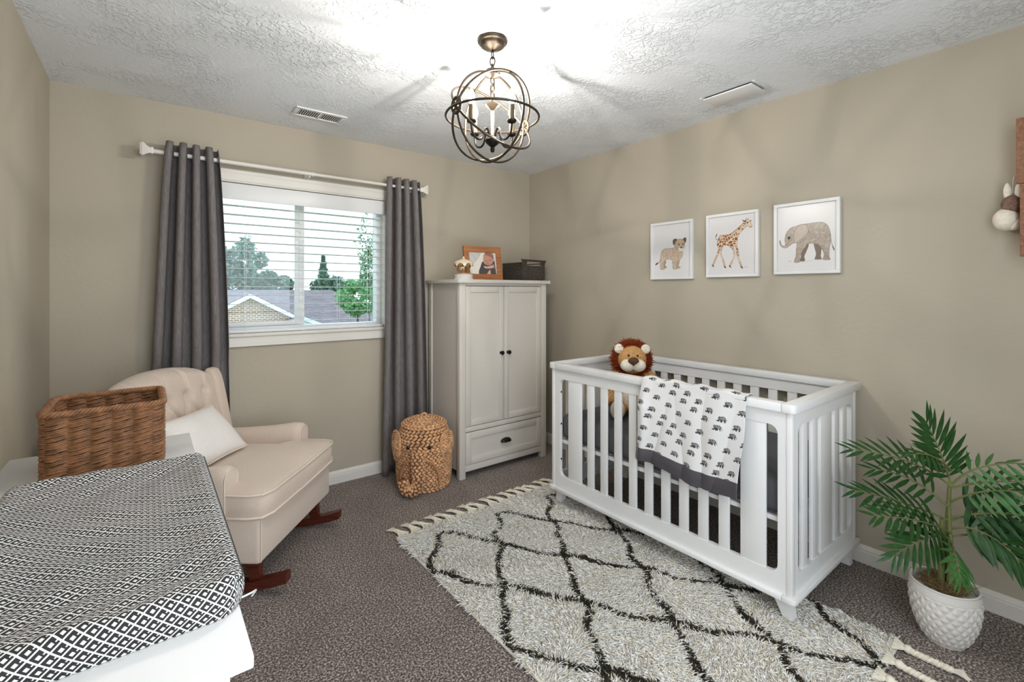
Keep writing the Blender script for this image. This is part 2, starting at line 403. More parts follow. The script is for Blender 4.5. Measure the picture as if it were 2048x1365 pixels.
# ---- window
win = struct(bpy.data.objects.new('window_1', None)); COL.objects.link(win); win.location = ((WX0 + WX1) / 2, .1, WZ0)
hw = (WX1 - WX0) / 2; hh = WZ1 - WZ0
fr = MB().rbox(-hw, -hw + .045, -.03, .045, 0, hh).rbox(hw - .045, hw, -.03, .045, 0, hh).rbox(-hw + .045, hw - .045, -.03, .045, 0, .045).rbox(-hw + .045, hw - .045, -.03, .045, hh - .045, hh)
obj('window_frame', fr, WHITE, win)
MX = -1.99 - (WX0 + WX1) / 2
obj('meeting_stile', MB().rbox(MX - .034, MX - .004, -.012, .012, .045, hh - .045).rbox(MX - .002, MX + .034, .014, .04, .045, hh - .045), WHITE, win)
obj('sash_rail', MB().rbox(-hw + .045, MX - .03, -.01, .012, .045, .075).rbox(-hw + .045, MX - .03, -.01, .012, hh - .075, hh - .045).rbox(-hw + .045, -hw + .075, -.01, .012, .075, hh - .075), WHITE, win)
obj('pane', MB().box(-hw + .07, MX - .03, -.002, .002, .07, hh - .07), GLASS, win, smooth=0)
obj('pane', MB().box(MX + .03, hw - .045, .026, .03, .045, hh - .045), GLASS, win, smooth=0)
obj('jamb_liner', MB().box(-hw, -hw + .006, -.1, -.03, 0, hh).box(hw - .006, hw, -.1, -.03, 0, hh).box(-hw, hw, -.1, -.03, hh - .006, hh).box(-hw, hw, -.1, -.03, 0, .006), TRIM, win, smooth=0)
obj('stool', MB().rbox(-hw - .03, hw + .03, -.128, -.1, -.012, .012, .008, 3), TRIM, win)
def casing(x0, x1, z0, z1):
    m = MB(); wv = .075
    for a, b, y in ((0, wv, -.010), (.008, wv - .014, -.016), (.020, wv - .026, -.013), (wv - .022, wv, -.019), (.012, .02, -.0185)):
        m.box(x0 - b, x0 - a, y, 0, z0 - b, z1 + b).box(x1 + a, x1 + b, y, 0, z0 - b, z1 + b)
        m.box(x0 - a, x1 + a, y, 0, z1 + a, z1 + b).box(x0 - a, x1 + a, y, 0, z0 - b, z0 - a)
    return m
struct(obj('trim_1', casing(WX0, WX1, WZ0 + .005, WZ1 - .005), TRIM, smooth=0))

# ---- blind
bl = thing('window_blind', 'white horizontal slat blind with valance hanging inside the window', 'blind', ((WX0 + WX1) / 2, .03, WZ1 - .01))
bw = hw - .012
obj('valance', MB().rbox(-bw, bw, -.045, -.033, -.102, -.002, .003).rbox(-bw, -bw + .01, -.033, .0, -.102, -.002, .002).rbox(bw - .01, bw, -.033, .0, -.102, -.002, .002), WHITE, bl)
obj('headrail', MB().rbox(-bw + .012, bw - .012, -.03, .03, -.05, -.002, .003), WHITE, bl)
sl = MB().rbox(-bw + .004, bw - .004, -.025, .025, -.0015, .0015, .0012, 1).mesh('slat')
NS = 14
for k in range(NS):
    obj('slat', sl, WHITE, bl, (0, 0, -.135 - k * .0566), (math.radians(-3), 0, 0))
zb = -.135 - NS * .0566 + .008
obj('bottom_rail', MB().rbox(-bw + .004, bw - .004, -.026, .026, zb - .018, zb, .004), WHITE, bl)
for x in (-.36, -.02, .22, .44):
    obj('ladder_cord', MB().tube([(x, -.027, -.05), (x, -.027, zb)], .0011, 5).tube([(x, .027, -.05), (x, .027, zb)], .0011, 5), WHITE, bl)
    obj('cord_plug', MB().ball((x, -.026, zb - .02), (.006, .004, .004), 8, 6), WHITE, bl)
obj('tilt_cord', MB().tube(smooth_path([(.47, -.031, -.1), (.472, -.034, -.3), (.465, -.034, -.38)], 5), .0012, 5).lathe([(.003, 0), (.006, -.012), (.005, -.028), (.002, -.03)][::-1], 8, (.465, -.034, -.38)), WHITE, bl)

# ---- curtain rod
RY, RZ = -.09, 2.13
rod = thing('curtain_rod', 'white telescoping curtain rod with square trumpet finials above the window', 'curtain rod', (-1.975, RY, RZ))
obj('rod', MB().tube([(-.83, 0, 0), (.02, 0, 0)], .0125, 14).tube([(.02, 0, 0), (.82, 0, 0)], .0105, 14), TRIM, rod)
obj('rod_collar', MB().tube([(.008, 0, 0), (.03, 0, 0)], .0145, 14), TRIM, rod)
for s in (-1, 1):
    m = MB(); st = [(0, .016), (.010, .018), (.013, .015), (.020, .016), (.032, .024), (.046, .036), (.050, .036), (.053, .033), (.060, .030)]
    V = []; F = []
    for x, r in st: V += [(x * s, -r, -r), (x * s, r, -r), (x * s, r, r), (x * s, -r, r)]
    for i in range(len(st) - 1):
        for k in range(4): F.append((i * 4 + k, i * 4 + (k + 1) % 4, i * 4 + 4 + (k + 1) % 4, i * 4 + 4 + k))
    F += [(0, 1, 2, 3), tuple(len(V) - 4 + k for k in range(4))]
    m.add(V, F); bm = bmesh.new(); me = m.mesh('finial', 0); bm.from_mesh(me); bmesh.ops.recalc_face_normals(bm, faces=bm.faces); bm.to_mesh(me); bm.free()
    obj('finial', me, TRIM, rod, (s * .80 + (-.02 if s < 0 else .0), 0, 0))
for x in (-.74, .0, .73):
    obj('bracket', MB().rbox(x - .011, x + .011, .084, .0899, -.05, .02, .002).tube([(x, .086, -.018), (x, .02, -.024), (x, 0, -.018)], .006, 8), TRIM, rod)

# ---- curtains
def curtain(name, label, xt0, xt1, xb0, xb1, zt, zb_, folds, ph, pushed=0.):
    nu, nv = 190, 44; V = np.zeros((nu, nv, 3)); u = np.linspace(0, 1, nu)
    for j in range(nv):
        t = j / (nv - 1); z = zt + (zb_ - zt) * t
        s = t ** .7
        x = (xt0 + (xb0 - xt0) * s) + ((xt1 - xt0) + ((xb1 - xb0) - (xt1 - xt0)) * s) * u
        th = 2 * PI * folds * u + ph
        pk = pushed * min(1, max(0, (1.03 - z) / .11)); A = .048 - .006 * t - .014 * pk
        wob = .10 * np.sin(3 * u * 6 + t * 2.2) * t
        V[:, j, 0] = x - .0068 * np.sin(2 * th) + .006 * np.sin(5 * t + 7 * u) * t
        V[:, j, 1] = RY + .012 * t + .032 * pk - A * np.sin(th + wob) * (1 - .12 * np.cos(9 * u + 4 * t))
        V[:, j, 2] = z
    root = thing(name, label, 'curtain', (float((xb0 + xb1) / 2), RY, 0))
    V -= np.array([(xb0 + xb1) / 2, RY, 0])
    me = npmesh('fabric', V.reshape(-1, 3), grid_faces(nu, nv))
    o = obj('fabric', me, CURT, root); md = o.modifiers.new('thick', 'SOLIDIFY'); md.thickness = .003; md.offset = 0
    me2 = MB().tube([(0, .021 * math.cos(a), .021 * math.sin(a)) for a in np.linspace(0, 2 * PI, 17)[:-1]], .004, 6, True).mesh('grommet')
    for k in range(2 * folds + 1):
        uu = (k * PI - ph) / (2 * PI * folds)
        if .01 < uu < .99:
            x = xt0 + (xt1 - xt0) * uu - (xb0 + xb1) / 2
            obj('grommet', me2, BRONZE if False else mat('grommet_steel', srgb(150, 150, 152), .3, metal=.9), root, (x, 0, RZ))
    return root
curtain('linen_curtain', 'dark grey linen curtain hanging behind the beige armchair', -2.735, -2.488, -2.83, -2.40, 2.192, .03, 4, .3, 1.)
curtain('linen_curtain', 'dark grey linen curtain hanging beside the white wardrobe', -1.437, -1.178, -1.465, -1.085, 2.188, .012, 4, .3)

# ---- ceiling vent and cover plate
vt = thing('ceiling_vent', 'white louvred air vent in the ceiling near the window', 'vent', (-1.984, -.348, H))
obj('vent_frame', MB().rbox(-.147, .147, -.079, -.052, -.008, 0, .003).rbox(-.147, .147, .052, .079, -.008, 0, .003).rbox(-.147, -.122, -.052, .052, -.008, 0, .003).rbox(.122, .147, -.052, .052, -.008, 0, .003).rbox(-.008, .008, -.052, .052, -.007, 0, .002), WHITE, vt)
obj('vent_shade_sheet', MB().box(-.122, .122, -.052, .052, -.0015, -.0005), DARK, vt, smooth=0)  # thin dark sheet, shade between the slats put into its colour
vs = MB().box(-.0026, .0026, -.052, .052, -.0042, -.0034).mesh('vent_slat', 0)
for k in range(9):
    for s in (-1, 1): obj('vent_slat', vs, WHITE, vt, (s * (.0155 + k * .0124), 0, 0))
cp = thing('ceiling_cover_plate', 'flat white square cover plate on the ceiling above the crib', 'cover plate', (-.283, -2.077, H))
obj('cover_plate', MB().rbox(-.076, .076, -.135, .135, -.017, -.009, .003), WHITE, cp)
obj('gap_shade_block', MB().box(-.068, .068, -.127, .127, -.0095, 0), DARK, cp, smooth=0)  # dark block, shade of the gap above the plate put into its colour
for s_ in (-1, 1): obj('mounting_tab', MB().rbox(-.08, .08, min(s_ * .138, s_ * .152), max(s_ * .138, s_ * .152), -.005, 0, .002), WHITE, cp)

# ================================================================== CHANDELIER
LX, LY = -1.643, -1.711
ch = thing('orb_chandelier', 'bronze orb chandelier with candle bulbs hanging on a chain', 'chandelier', (LX, LY, H))
SZ, SR = 2.105 - H, .19
obj('canopy', MB().lathe([(.064, 0), (.066, -.007), (.063, -.014), (.056, -.018), (.053, -.026), (.042, -.034), (.022, -.039), (.013, -.044), (0.004, -.050)][::-1], 40), BRONZE, ch)
link = MB().tube([(.011 * math.cos(a), 0, .020 * math.sin(a)) for a in np.linspace(0, 2 * PI, 17)[:-1]], .003, 6, True).mesh('chain_link')
z = -.062; k = 0
while z > SZ + SR + .012:
    obj('chain_link', link, BRONZE, ch, (0, 0, z), (0, 0, .6 + (PI / 2) * (k % 2))); z -= .031; k += 1
obj('top_disc', MB().lathe([(.004, .024), (.012, .020), (.030, .012), (.034, .004), (.030, -.004), (.034, -.010), (.020, -.016), (.006, -.022)][::-1], 28, (0, 0, SZ + SR)), BRONZE, ch)
def hoop(R, M):
    pts = []; rr = []
    for a in np.linspace(0, 2 * PI, 73)[:-1]: pts.append(M @ Vector((R * math.cos(a), R * math.sin(a), 0)) + Vector((0, 0, SZ)))
    return MB().tube(pts, .0052, 8, True)
RX = lambda d: Matrix.Rotation(math.radians(d), 3, 'X')
RZm = lambda d: Matrix.Rotation(math.radians(d), 3, 'Z')
obj('hoop', hoop(SR, RZm(6) @ RX(90)), BRONZE, ch)
obj('hoop', hoop(SR, RZm(96) @ RX(90)), BRONZE, ch)
for d_ in (0, 52, -55): obj('hoop', hoop(SR + .006 + .004 * (d_ == 0), RZm(6) @ RX(d_)), BRONZE, ch)
for s in (-1, 1):
    m = MB().tube([(0, .027 * math.cos(a), .031 * math.sin(a)) for a in np.linspace(0, 2 * PI, 33)[:-1]], .0068, 8, True)
    d = RZm(6) @ Vector((s * (SR + .004), 0, 0))
    obj('medallion', m, BRONZE, ch, (d.x, d.y, SZ), (0, 0, math.radians(6)))
z = SZ + SR - .034; k = 0
while z > SZ + .075:
    obj('chain_link', link, BRONZE, ch, (0, 0, z), (0, 0, .2 + (PI / 2) * (k % 2))); z -= .031; k += 1
obj('column', MB().lathe([(.003, .074), (.006, .066), (.024, .060), (.030, .052), (.022, .044), (.012, .034), (.0065, .028), (.0065, -.085), (.010, -.09)][::-1], 24, (0, 0, SZ)), BRONZE, ch)
obj('finial', MB().lathe([(.012, -.085), (.030, -.092), (.033, -.100), (.028, -.112), (.014, -.124), (.008, -.130), (.010, -.138), (.008, -.148), (.003, -.152)][::-1], 24, (0, 0, SZ)), BLACKM, ch)
BULBM = emit('bulb_filament', (1, .96, .90, 1), BULB)
BSHELL = bpy.data.materials.new('bulb_glass'); BSHELL.use_nodes = True
_n = BSHELL.node_tree.nodes; _l = BSHELL.node_tree.links; _n.remove(_n['Principled BSDF'])
_t = _n.new('ShaderNodeBsdfTransparent'); _e = _n.new('ShaderNodeEmission'); _e.inputs['Color'].default_value = (1, .86, .68, 1); _e.inputs['Strength'].default_value = 14
_a = _n.new('ShaderNodeAddShader'); _l.new(_t.outputs[0], _a.inputs[0]); _l.new(_e.outputs[0], _a.inputs[1]); _l.new(_a.outputs[0], _n['Material Output'].inputs['Surface'])
fil = MB().lathe([(.0004, .022), (.002, .023), (.002, .034), (.0004, .035)], 8).mesh('filament')
arm = MB().tube(smooth_path([(.012, 0, -.098), (.026, 0, -.060), (.042, 0, -.058), (.056, 0, -.098), (.080, 0, -.112), (.108, 0, -.098), (.118, 0, -.066), (.118, 0, -.046)], 6), .0045, 8).mesh('arm')
slv = MB().lathe([(.0115, 0), (.0115, .068), (.009, .070)], 16).mesh('candle_sleeve')
cup = MB().lathe([(.006, -.010), (.016, -.006), (.020, 0), (.020, .004), (.012, .005)], 16).mesh('drip_cup')
blb = MB().lathe([(.006, 0), (.0105, .008), (.0155, .022), (.0155, .030), (.011, .046), (.005, .060), (.0012, .072)], 16).mesh('bulb')
for k in range(4):
    a = math.radians(7 + 90 * k)
    p = (.118 * math.cos(a), .118 * math.sin(a), SZ - .046)
    ar = obj('arm', arm, BLACKM, ch, (0, 0, SZ), (0, 0, a))
    obj('drip_cup', cup, BLACKM, ch, p)
    sv = obj('candle_sleeve', slv, mat('candle_cover', srgb(92, 78, 58), .5, metal=.3), ch, p)
    obj('bulb', blb, BSHELL, sv, (0, 0, .070)); obj('filament', fil, BULBM, sv, (0, 0, .070))

# ================================================================== WARDROBE
WF, WXL, WXR, WT = -.50, -1.067, -.240, 1.41
wd = thing('wardrobe', 'white two-door wardrobe with a bottom drawer in the room corner', 'wardrobe', ((WXL + WXR) / 2, -.27, 0))
cx, cy = (WXL + WXR) / 2, -.27; wh = (WXR - WXL) / 2; fy = WF - cy; by = .235
for sx in (-1, 1):
    for y0, y1 in ((fy, fy + .045), (by - .045, by)):
        x0, x1 = (-wh, -wh + .05) if sx < 0 else (wh - .05, wh)
        obj('corner_post', MB().rbox(x0, x1, y0, y1, 0, WT, .002), CREAM, wd)
    xa = -wh + .008 if sx < 0 else wh - .026
    obj('side_panel', MB().box(xa, xa + .018, fy + .045, by - .045, .055, WT), CREAM, wd, smooth=0)
obj('back_panel', MB().box(-wh + .05, wh - .05, by - .012, by - .004, .05, WT), CREAM, wd, smooth=0)
obj('shelf_floor', MB().box(-wh + .03, wh - .03, fy + .03, by - .02, .335, .35), CREAM, wd, smooth=0)
obj('top_slab', MB().prism(rrect(-wh - .028, wh + .028, fy - .028, by + .006, .012, 3), WT, WT + .027, 'z', .004), CREAM, wd)
obj('apron', MB().rbox(-wh + .05, wh - .05, fy + .008, fy + .026, .045, .092, .002), CREAM, wd)
obj('mid_rail', MB().rbox(-wh + .05, wh - .05, fy + .004, fy + .03, .332, .368, .003), CREAM, wd)
obj('top_rail', MB().box(-wh + .05, wh - .05, fy + .012, fy + .03, 1.392, WT), CREAM, wd, smooth=0)
def shaker(parent, name, x0, x1, z0, z1, st, yf, th=.018):
    m = MB().rbox(x0, x0 + st, yf, yf + th, z0, z1, .0025).rbox(x1 - st, x1, yf, yf + th, z0, z1, .0025)
    m.rbox(x0 + st - .001, x1 - st + .001, yf, yf + th, z0, z0 + st, .0025).rbox(x0 + st - .001, x1 - st + .001, yf, yf + th, z1 - st, z1, .0025)
    d = obj(name, m, CREAM, parent)
    obj('inset_panel', MB().box(x0 + st - .004, x1 - st + .004, yf + .009, yf + th - .003, z0 + st - .004, z1 - st + .004), CREAM, d, smooth=0)
    return d
dm = -.017
d1 = shaker(wd, 'door', -wh + .053, dm - .0025, .372, 1.388, .045, fy + .002)
d2 = shaker(wd, 'door', dm + .0025, wh - .053, .372, 1.388, .045, fy + .002)
dr = shaker(wd, 'drawer', -wh + .054, wh - .054, .096, .327, .048, fy + .002)
knob = MB().lathe([(.012, 0), (.009, .004), (.007, .012), (.014, .018), (.0165, .024), (.013, .030), (.004, .032)], 20).xf(Matrix.Rotation(PI / 2, 4, 'X')).mesh('knob')
obj('knob', knob, BLACKM, d1, (dm - .03, fy + .002, .884)); obj('knob', knob, BLACKM, d2, (dm + .036, fy + .002, .884))
m = MB(); n = 14; V = []; F = []
for i in range(n + 1):
    a = PI * i / n
    for j in range(7):
        b = (PI / 2) * j / 6; V.append((.047 * math.cos(a) * (.25 + .75 * math.sin(b)) if False else .047 * math.cos(a), -.026 * math.sin(a) ** .6 * math.cos(b), .030 * math.sin(a) ** .7 * math.sin(b) - .012))
for i in range(n):
    for j in range(6): F.append((i * 7 + j, (i + 1) * 7 + j, (i + 1) * 7 + j + 1, i * 7 + j + 1))
m.add(V, F)
cupo = obj('cup_pull', m, BLACKM, dr, (.0, fy + .002, .213)); 

ZT = WT + .027
# ---- photo frame
pf = thing('photo_frame', 'wooden photo frame with a sleeping baby picture on the wardrobe', 'picture frame', (-.765, -.36, ZT + .0005), math.radians(-7))
Mt = Matrix.Rotation(math.radians(-9), 4, 'X')
FW, FH, fb = .325, .262, .045
def mitre(x0, z0, x1, z1, xa, za, xb, zb_, d=.02):
    return MB().add([(x0, -d, z0), (x1, -d, z1), (xb, -d + .003, zb_), (xa, -d + .003, za), (x0, 0, z0), (x1, 0, z1), (xb, 0, zb_), (xa, 0, za)], [(0, 1, 2, 3), (7, 6, 5, 4), (0, 4, 5, 1), (1, 5, 6, 2), (2, 6, 7, 3), (3, 7, 4, 0)])
h_ = FW / 2
for a in ((-h_, 0, h_, 0, -h_ + fb, fb, h_ - fb, fb), (h_, 0, h_, FH, h_ - fb, fb, h_ - fb, FH - fb), (h_, FH, -h_, FH, h_ - fb, FH - fb, -h_ + fb, FH - fb), (-h_, FH, -h_, 0, -h_ + fb, FH - fb, -h_ + fb, fb)):
    obj('frame_rail', mitre(*a).xf(Mt), OAK, pf, smooth=0)
obj('backing_board', MB().box(-h_ + .02, h_ - .02, -.006, -.001, .02, FH - .02).xf(Mt), DARK, pf, smooth=0)
obj('easel_leg', MB().add([(-.03, 0, .17), (.03, 0, .17), (.03, .075, -.03), (-.03, .075, -.03), (-.03, .003, .17), (.03, .003, .17), (.03, .079, -.03), (-.03, .079, -.03)], [(0, 1, 2, 3), (7, 6, 5, 4), (0, 4, 5, 1), (1, 5, 6, 2), (2, 6, 7, 3), (3, 7, 4, 0)]).xf(Matrix.Translation((0, .038, .031))), DARK, pf, smooth=0)
cv = Canvas(FW - 2 * fb + .004, FH - 2 * fb + .004, 110, srgb(200, 196, 190)); s = cv.h / cv.w
nz = rng.random(cv.u.shape); cv.blend(np.clip((np.sin(cv.u * 26 - cv.v * 16) * .5 + .5) * .25, 0, 1), srgb(150, 146, 142))
cv.fill([(0, s * .95), (0, s * .62), (.18, s * .52), (.34, s * .3), (.5, 0), (.66, 0), (.6, s * .5), (.4, s)], srgb(226, 220, 208)); cv.blend((nz > .72) * (cv.u + cv.v < .95) * .3, srgb(170, 164, 152))
cv.fill([(.36, s), (.42, s * .6), (.5, s * .42), (.62, s * .5), (.8, s * .5), (.94, s * .35), (1, s * .6), (1, s)], srgb(74, 72, 72))
cv.fill([(.92, 0), (1, 0), (1, s), (.97, s)], srgb(210, 204, 194))
cv.fill([(.52, s * .36), (.54, s * .15), (.62, s * .02), (.76, s * .0), (.88, s * .1), (.9, s * .3), (.84, s * .5), (.7, s * .58), (.56, s * .52)], srgb(190, 140, 122))
cv.fill([(.58, s * .1), (.66, s * .0), (.8, s * .0), (.9, s * .14), (.88, s * .34), (.8, s * .2)], srgb(126, 88, 72), .7)
cv.stroke([(.57, s * .36), (.62, s * .39)], .014, srgb(110, 66, 56)); cv.stroke([(.72, s * .36), (.79, s * .33)], .014, srgb(110, 66, 56)); cv.stroke([(.66, s * .4), (.67, s * .45)], .02, srgb(150, 92, 78)); cv.stroke([(.61, s * .51), (.70, s * .52)], .014, srgb(140, 76, 68))
cv.fill([(.54, s * .62), (.66, s * .64), (.86, s * .56), (.9, s * .62), (.84, s * .70), (.66, s * .72), (.55, s * .70)], srgb(212, 164, 146))
for q in range(4): cv.stroke([(.8 + .02 * q, s * (.66 - .02 * q)), (.9, s * (.55 + .05 * q))], .02, srgb(204, 152, 134))
cv.fill([(.62, s), (.68, s * .86), (.74, s * .78), (.76, s * .9), (.74, s)], srgb(206, 156, 138))
pm = cv.mesh('photo_print'); pm.transform(Mt @ Matrix.Translation((0, -.0085, FH / 2)))
obj('photo_print', pm, PRINT, pf)

# ---- carousel
ca = thing('carousel_figurine', 'small white and gold carousel music box on the wardrobe', 'figurine', (-1.0, -.445, ZT + .0005))
IV = mat('ivory_resin', srgb(232, 218, 190), .4); GOLD = mat('gold_paint', srgb(176, 122, 66), .35, metal=.5); COP = mat('copper_floor', srgb(196, 138, 96), .4)
obj('base', MB().lathe([(.070, 0), (.070, .006), (.066, .010), (.068, .030), (.064, .036), (.058, .038)], 32), mat('silver_white', srgb(214, 210, 208), .35), ca)
obj('winding_dial', MB().ball((.045, -.052, .018), (.006, .006, .006), 8, 6), GOLD, ca)
obj('platform', MB().lathe([(.060, .038), (.060, .044), (.056, .046)], 32), COP, ca)
cn = MB(); n = 32; V = []; F = []
prof = [(.066, .108), (.070, .118), (.062, .130), (.036, .142), (.012, .150), (.006, .156), (.008, .162), (.002, .168)]
cn.lathe(prof, 32, caps=True); obj('canopy', cn, IV, ca)
sc1 = MB().add([(-.011, 0, .014), (.011, 0, .014), (.011, 0, 0), (.006, 0, -.008), (-.006, 0, -.008), (-.011, 0, 0), (-.011, .003, .014), (.011, .003, .014), (.011, .003, 0), (.006, .003, -.008), (-.006, .003, -.008), (-.011, .003, 0)], [(0, 5, 4, 3, 2, 1), (6, 7, 8, 9, 10, 11)] + [(i, (i + 1) % 6, 6 + (i + 1) % 6, 6 + i) for i in range(6)]).mesh('scallop', 0)
for k in range(14):
    a = 2 * PI * k / 14; o = obj('scallop', sc1 if k % 2 else sc1.copy(), None, ca, (.069 * math.sin(a), -.069 * math.cos(a), .104), (0, 0, a))
    o.data.materials.clear(); o.data.materials.append(IV if k % 2 else GOLD)
obj('centre_post', MB().lathe([(.016, .044), (.013, .05), (.012, .10), (.016, .108)], 12), GOLD, ca)
horse = MB().ball((0, 0, 0), (.014, .006, .007), 10, 8).tube([(.010, 0, .002), (.016, 0, .012), (.019, 0, .018)], [.005, .0042, .0036], 7).ball((.023, 0, .017), (.008, .003, .0038), 8, 6)
for lx, ly in ((.009, .003), (.009, -.003), (-.010, .003), (-.010, -.003)): horse.tube([(lx, ly, -.003), (lx + .004, ly, -.010), (lx - .001, ly, -.017)], [.003, .002, .0018], 5)
horse.tube([(-.013, 0, .002), (-.019, 0, -.002), (-.020, 0, -.010)], [.002, .002, .001], 5)
hm = horse.mesh('horse'); hm2 = hm.copy()
for k in range(6):
    a = 2 * PI * k / 6 + .3; x, y = .044 * math.sin(a), -.044 * math.cos(a)
    obj('pole', MB().tube([(x, y, .045), (x, y, .112)], .0018, 6), GOLD, ca)
    o = obj('horse', hm if k % 2 else hm2, IV if k % 2 else GOLD, ca, (x, y, .072 + .006 * (k % 3)), (0, 0, a))

# ---- dark woven storage basket
db = thing('storage_basket', 'dark brown woven basket with a handle slot on the wardrobe', 'basket', (-.245, -.215, ZT + .0005))
bx, byy, bh = .125, .135, .150
def woven(face, skip=None):
    m = MB(); axis, sgn = face; Wd = bx if axis == 'y' else byy; off = byy if axis == 'y' else bx; n = 10; r = 7
    for i in range(n):
        for j in range(r):
            if skip and skip(i, j): continue
            a0, a1 = -Wd + 2 * Wd * i / n + .0008, -Wd + 2 * Wd * (i + 1) / n - .0008; z0, z1 = bh * j / r + .0006, bh * (j + 1) / r - .0006
            p = .0045 if (i + j) % 2 else .0025
            if axis == 'y': m.rbox(a0, a1, *(sorted((sgn * (off - .004), sgn * (off + p - .003)))), z0, z1, .0012, 1)
            else: m.rbox(*(sorted((sgn * (off - .004), sgn * (off + p - .003)))), a0, a1, z0, z1, .0012, 1)
    return m
for fc in (('y', -1), ('y', 1), ('x', -1), ('x', 1)):
    obj('woven_side', woven(fc, (lambda i, j: j == 6 and 2 <= i <= 7) if fc == ('y', -1) else None), DWEAVE, db)
obj('liner', MB().box(-bx + .005, bx - .005, -byy + .005, -byy + .007, .002, bh - .024).box(-bx + .005, bx - .005, byy - .007, byy - .005, .002, bh - .004).box(-bx + .005, -bx + .007, -byy + .007, byy - .007, .002, bh - .004).box(bx - .007, bx - .005, -byy + .007, byy - .007, .002, bh - .004).box(-bx + .005, bx - .005, -byy + .005, byy - .005, .001, .003), mat('liner_cloth', srgb(190, 186, 180), .9), db, smooth=0)
obj('rim', MB().tube([(-bx, -byy, bh), (-bx, byy, bh), (bx, byy, bh), (bx, -byy, bh)], .006, 8), DWEAVE, db)
obj('handle', MB().tube([(-bx - .006, -byy, bh + .022), (bx + .006, -byy, bh + .018)], .009, 10).rbox(-bx, -bx + .05, -byy - .003, -byy + .003, bh - .004, bh + .022, .002).rbox(bx - .05, bx, -byy - .003, -byy + .003, bh - .004, bh + .018, .002), DWEAVE, db)

# ================================================================== CRIB
CXF, CXB, CY0, CY1 = -.785, -.03, -2.57, -1.16    # front plane, back plane, near end, far end
cr = thing('baby_crib', 'white wooden baby crib with slatted sides standing against the wall', 'crib', ((CXF + CXB) / 2, (CY0 + CY1) / 2, .0))
ox, oy = (CXF + CXB) / 2, (CY0 + CY1) / 2
hx, hy = (CXB - CXF) / 2, (CY1 - CY0) / 2
ZB0, ZB1, ZR0, ZR1, ZC0, ZC1 = .100, .122, .197, .803, .863, .90
th = .022
# plates: cap rails and base rails, with a lip
for nm, z0, z1, e in (('cap_rail', ZC0, ZC1, .016), ('base_rail', ZB0, ZB1, .017)):
    wdt = .052
    for s in (-1, 1):
        x0, x1 = (-hx - e, -hx - e + wdt) if s < 0 else (hx + min(e, .012) - wdt, hx + min(e, .012))
        obj(nm, MB().rbox(x0, x1, -hy - e + wdt, hy + e - wdt, z0, z1, .005, 2), WHITE, cr)
        y0, y1 = (-hy - e, -hy - e + wdt) if s < 0 else (hy + e - wdt, hy + e)
        obj(nm, MB().prism(rrect(-hx - e, hx + min(e, .012), y0, y1, .02, 4) if False else ([(p[0], p[1]) for p in (
            [(-hx - e + (.02 - .02 * math.cos(t)), (y0 + .02 - .02 * math.sin(t)) if s < 0 else (y1 - .02 + .02 * math.sin(t))) for t in np.linspace(0, PI / 2, 5)] +
            [(hx + min(e, .012), y0 if s < 0 else y1), (hx + min(e, .012), y1 if s < 0 else y0), (-hx - e, y1 if s < 0 else y0)])]), z0, z1, 'z', .004), WHITE, cr)
for sx in (-1, 1):
    for sy in (-1, 1):
        x0, x1 = (-hx, -hx + .03) if sx < 0 else (hx - .03, hx); y0, y1 = (-hy, -hy + .022) if sy < 0 else (hy - .022, hy)
        obj('corner_post', MB().rbox(x0, x1, y0, y1, ZB1, ZC0, .002), WHITE, cr)
def fillet_plate(a0, a1, z0, z1, o0, o1, oz0, oz1, r, t0, t1, axis):
    """flat frame plate with a rounded opening, as prism ring of two U halves"""
    m = MB(); am = (a0 + a1) / 2
    R = rrect(o0, o1, oz0, oz1, r, 5)
    left = sorted([p for p in R if p[0] <= am + 1e-6], key=lambda p: 0)
    L = [p for p in R if p[0] < am]; Rr = [p for p in R if p[0] > am]
    # order: rrect goes right-top, left-top, left-bottom, right-bottom
    L = R[6:18] if len(R) == 24 else L
    Rt = R[18:24] + R[0:6]
    pl = [(am, oz1)] + L + [(am, oz0), (am, z0), (a0, z0), (a0, z1), (am, z1)]
    pr = [(am, oz0)] + Rt + [(am, oz1), (am, z1), (a1, z1), (a1, z0), (am, z0)]
    m.prism(pl, t0, t1, axis); m.prism(pr, t0, t1, axis)
    return m
for s, nm in ((-1, 'front_frame'), (1, 'back_frame')):
    t0, t1 = (-hx + .003, -hx + .003 + th) if s < 0 else (hx - .003 - th, hx - .003)
    o0, o1 = -2.514 - oy, -1.228 - oy
    obj(nm, fillet_plate(-hy + .022, hy - .022, ZB1, ZC0, o0, o1, ZR0, ZR1, .035, t0, t1, 'x'), WHITE, cr, smooth=50)
    ys = [(-1.298, -1.407)] + [(-1.4565 - .1003 * k, -1.5055 - .1003 * k) for k in range(9)] + [(-2.358, -2.465)]
    for a, b in ys:
        obj('slat', MB().rbox(t0 + .004, t1 - .004, b - oy, a - oy, ZR0 - .012, ZR1 + .012, .003), WHITE, cr)
for s, nm in ((-1, 'near_end_frame'), (1, 'far_end_frame')):
    t0, t1 = (-hy + .002, -hy + .002 + th) if s < 0 else (hy - .002 - th, hy - .002)
    cxm = 0.
    obj(nm, fillet_plate(-hx + .03, hx - .03, ZB1, ZC0, -.315, .315, ZR0, ZR1, .035, t0, t1, 'y'), WHITE, cr, smooth=50)
    for a, b in ((-.262, -.206), (-.158, -.100), (-.066, .066), (.100, .158), (.206, .262)):
        obj('slat', MB().rbox(a, b, t0 + .003, t1 - .003, ZR0 - .012, ZR1 + .012, .003), WHITE, cr)
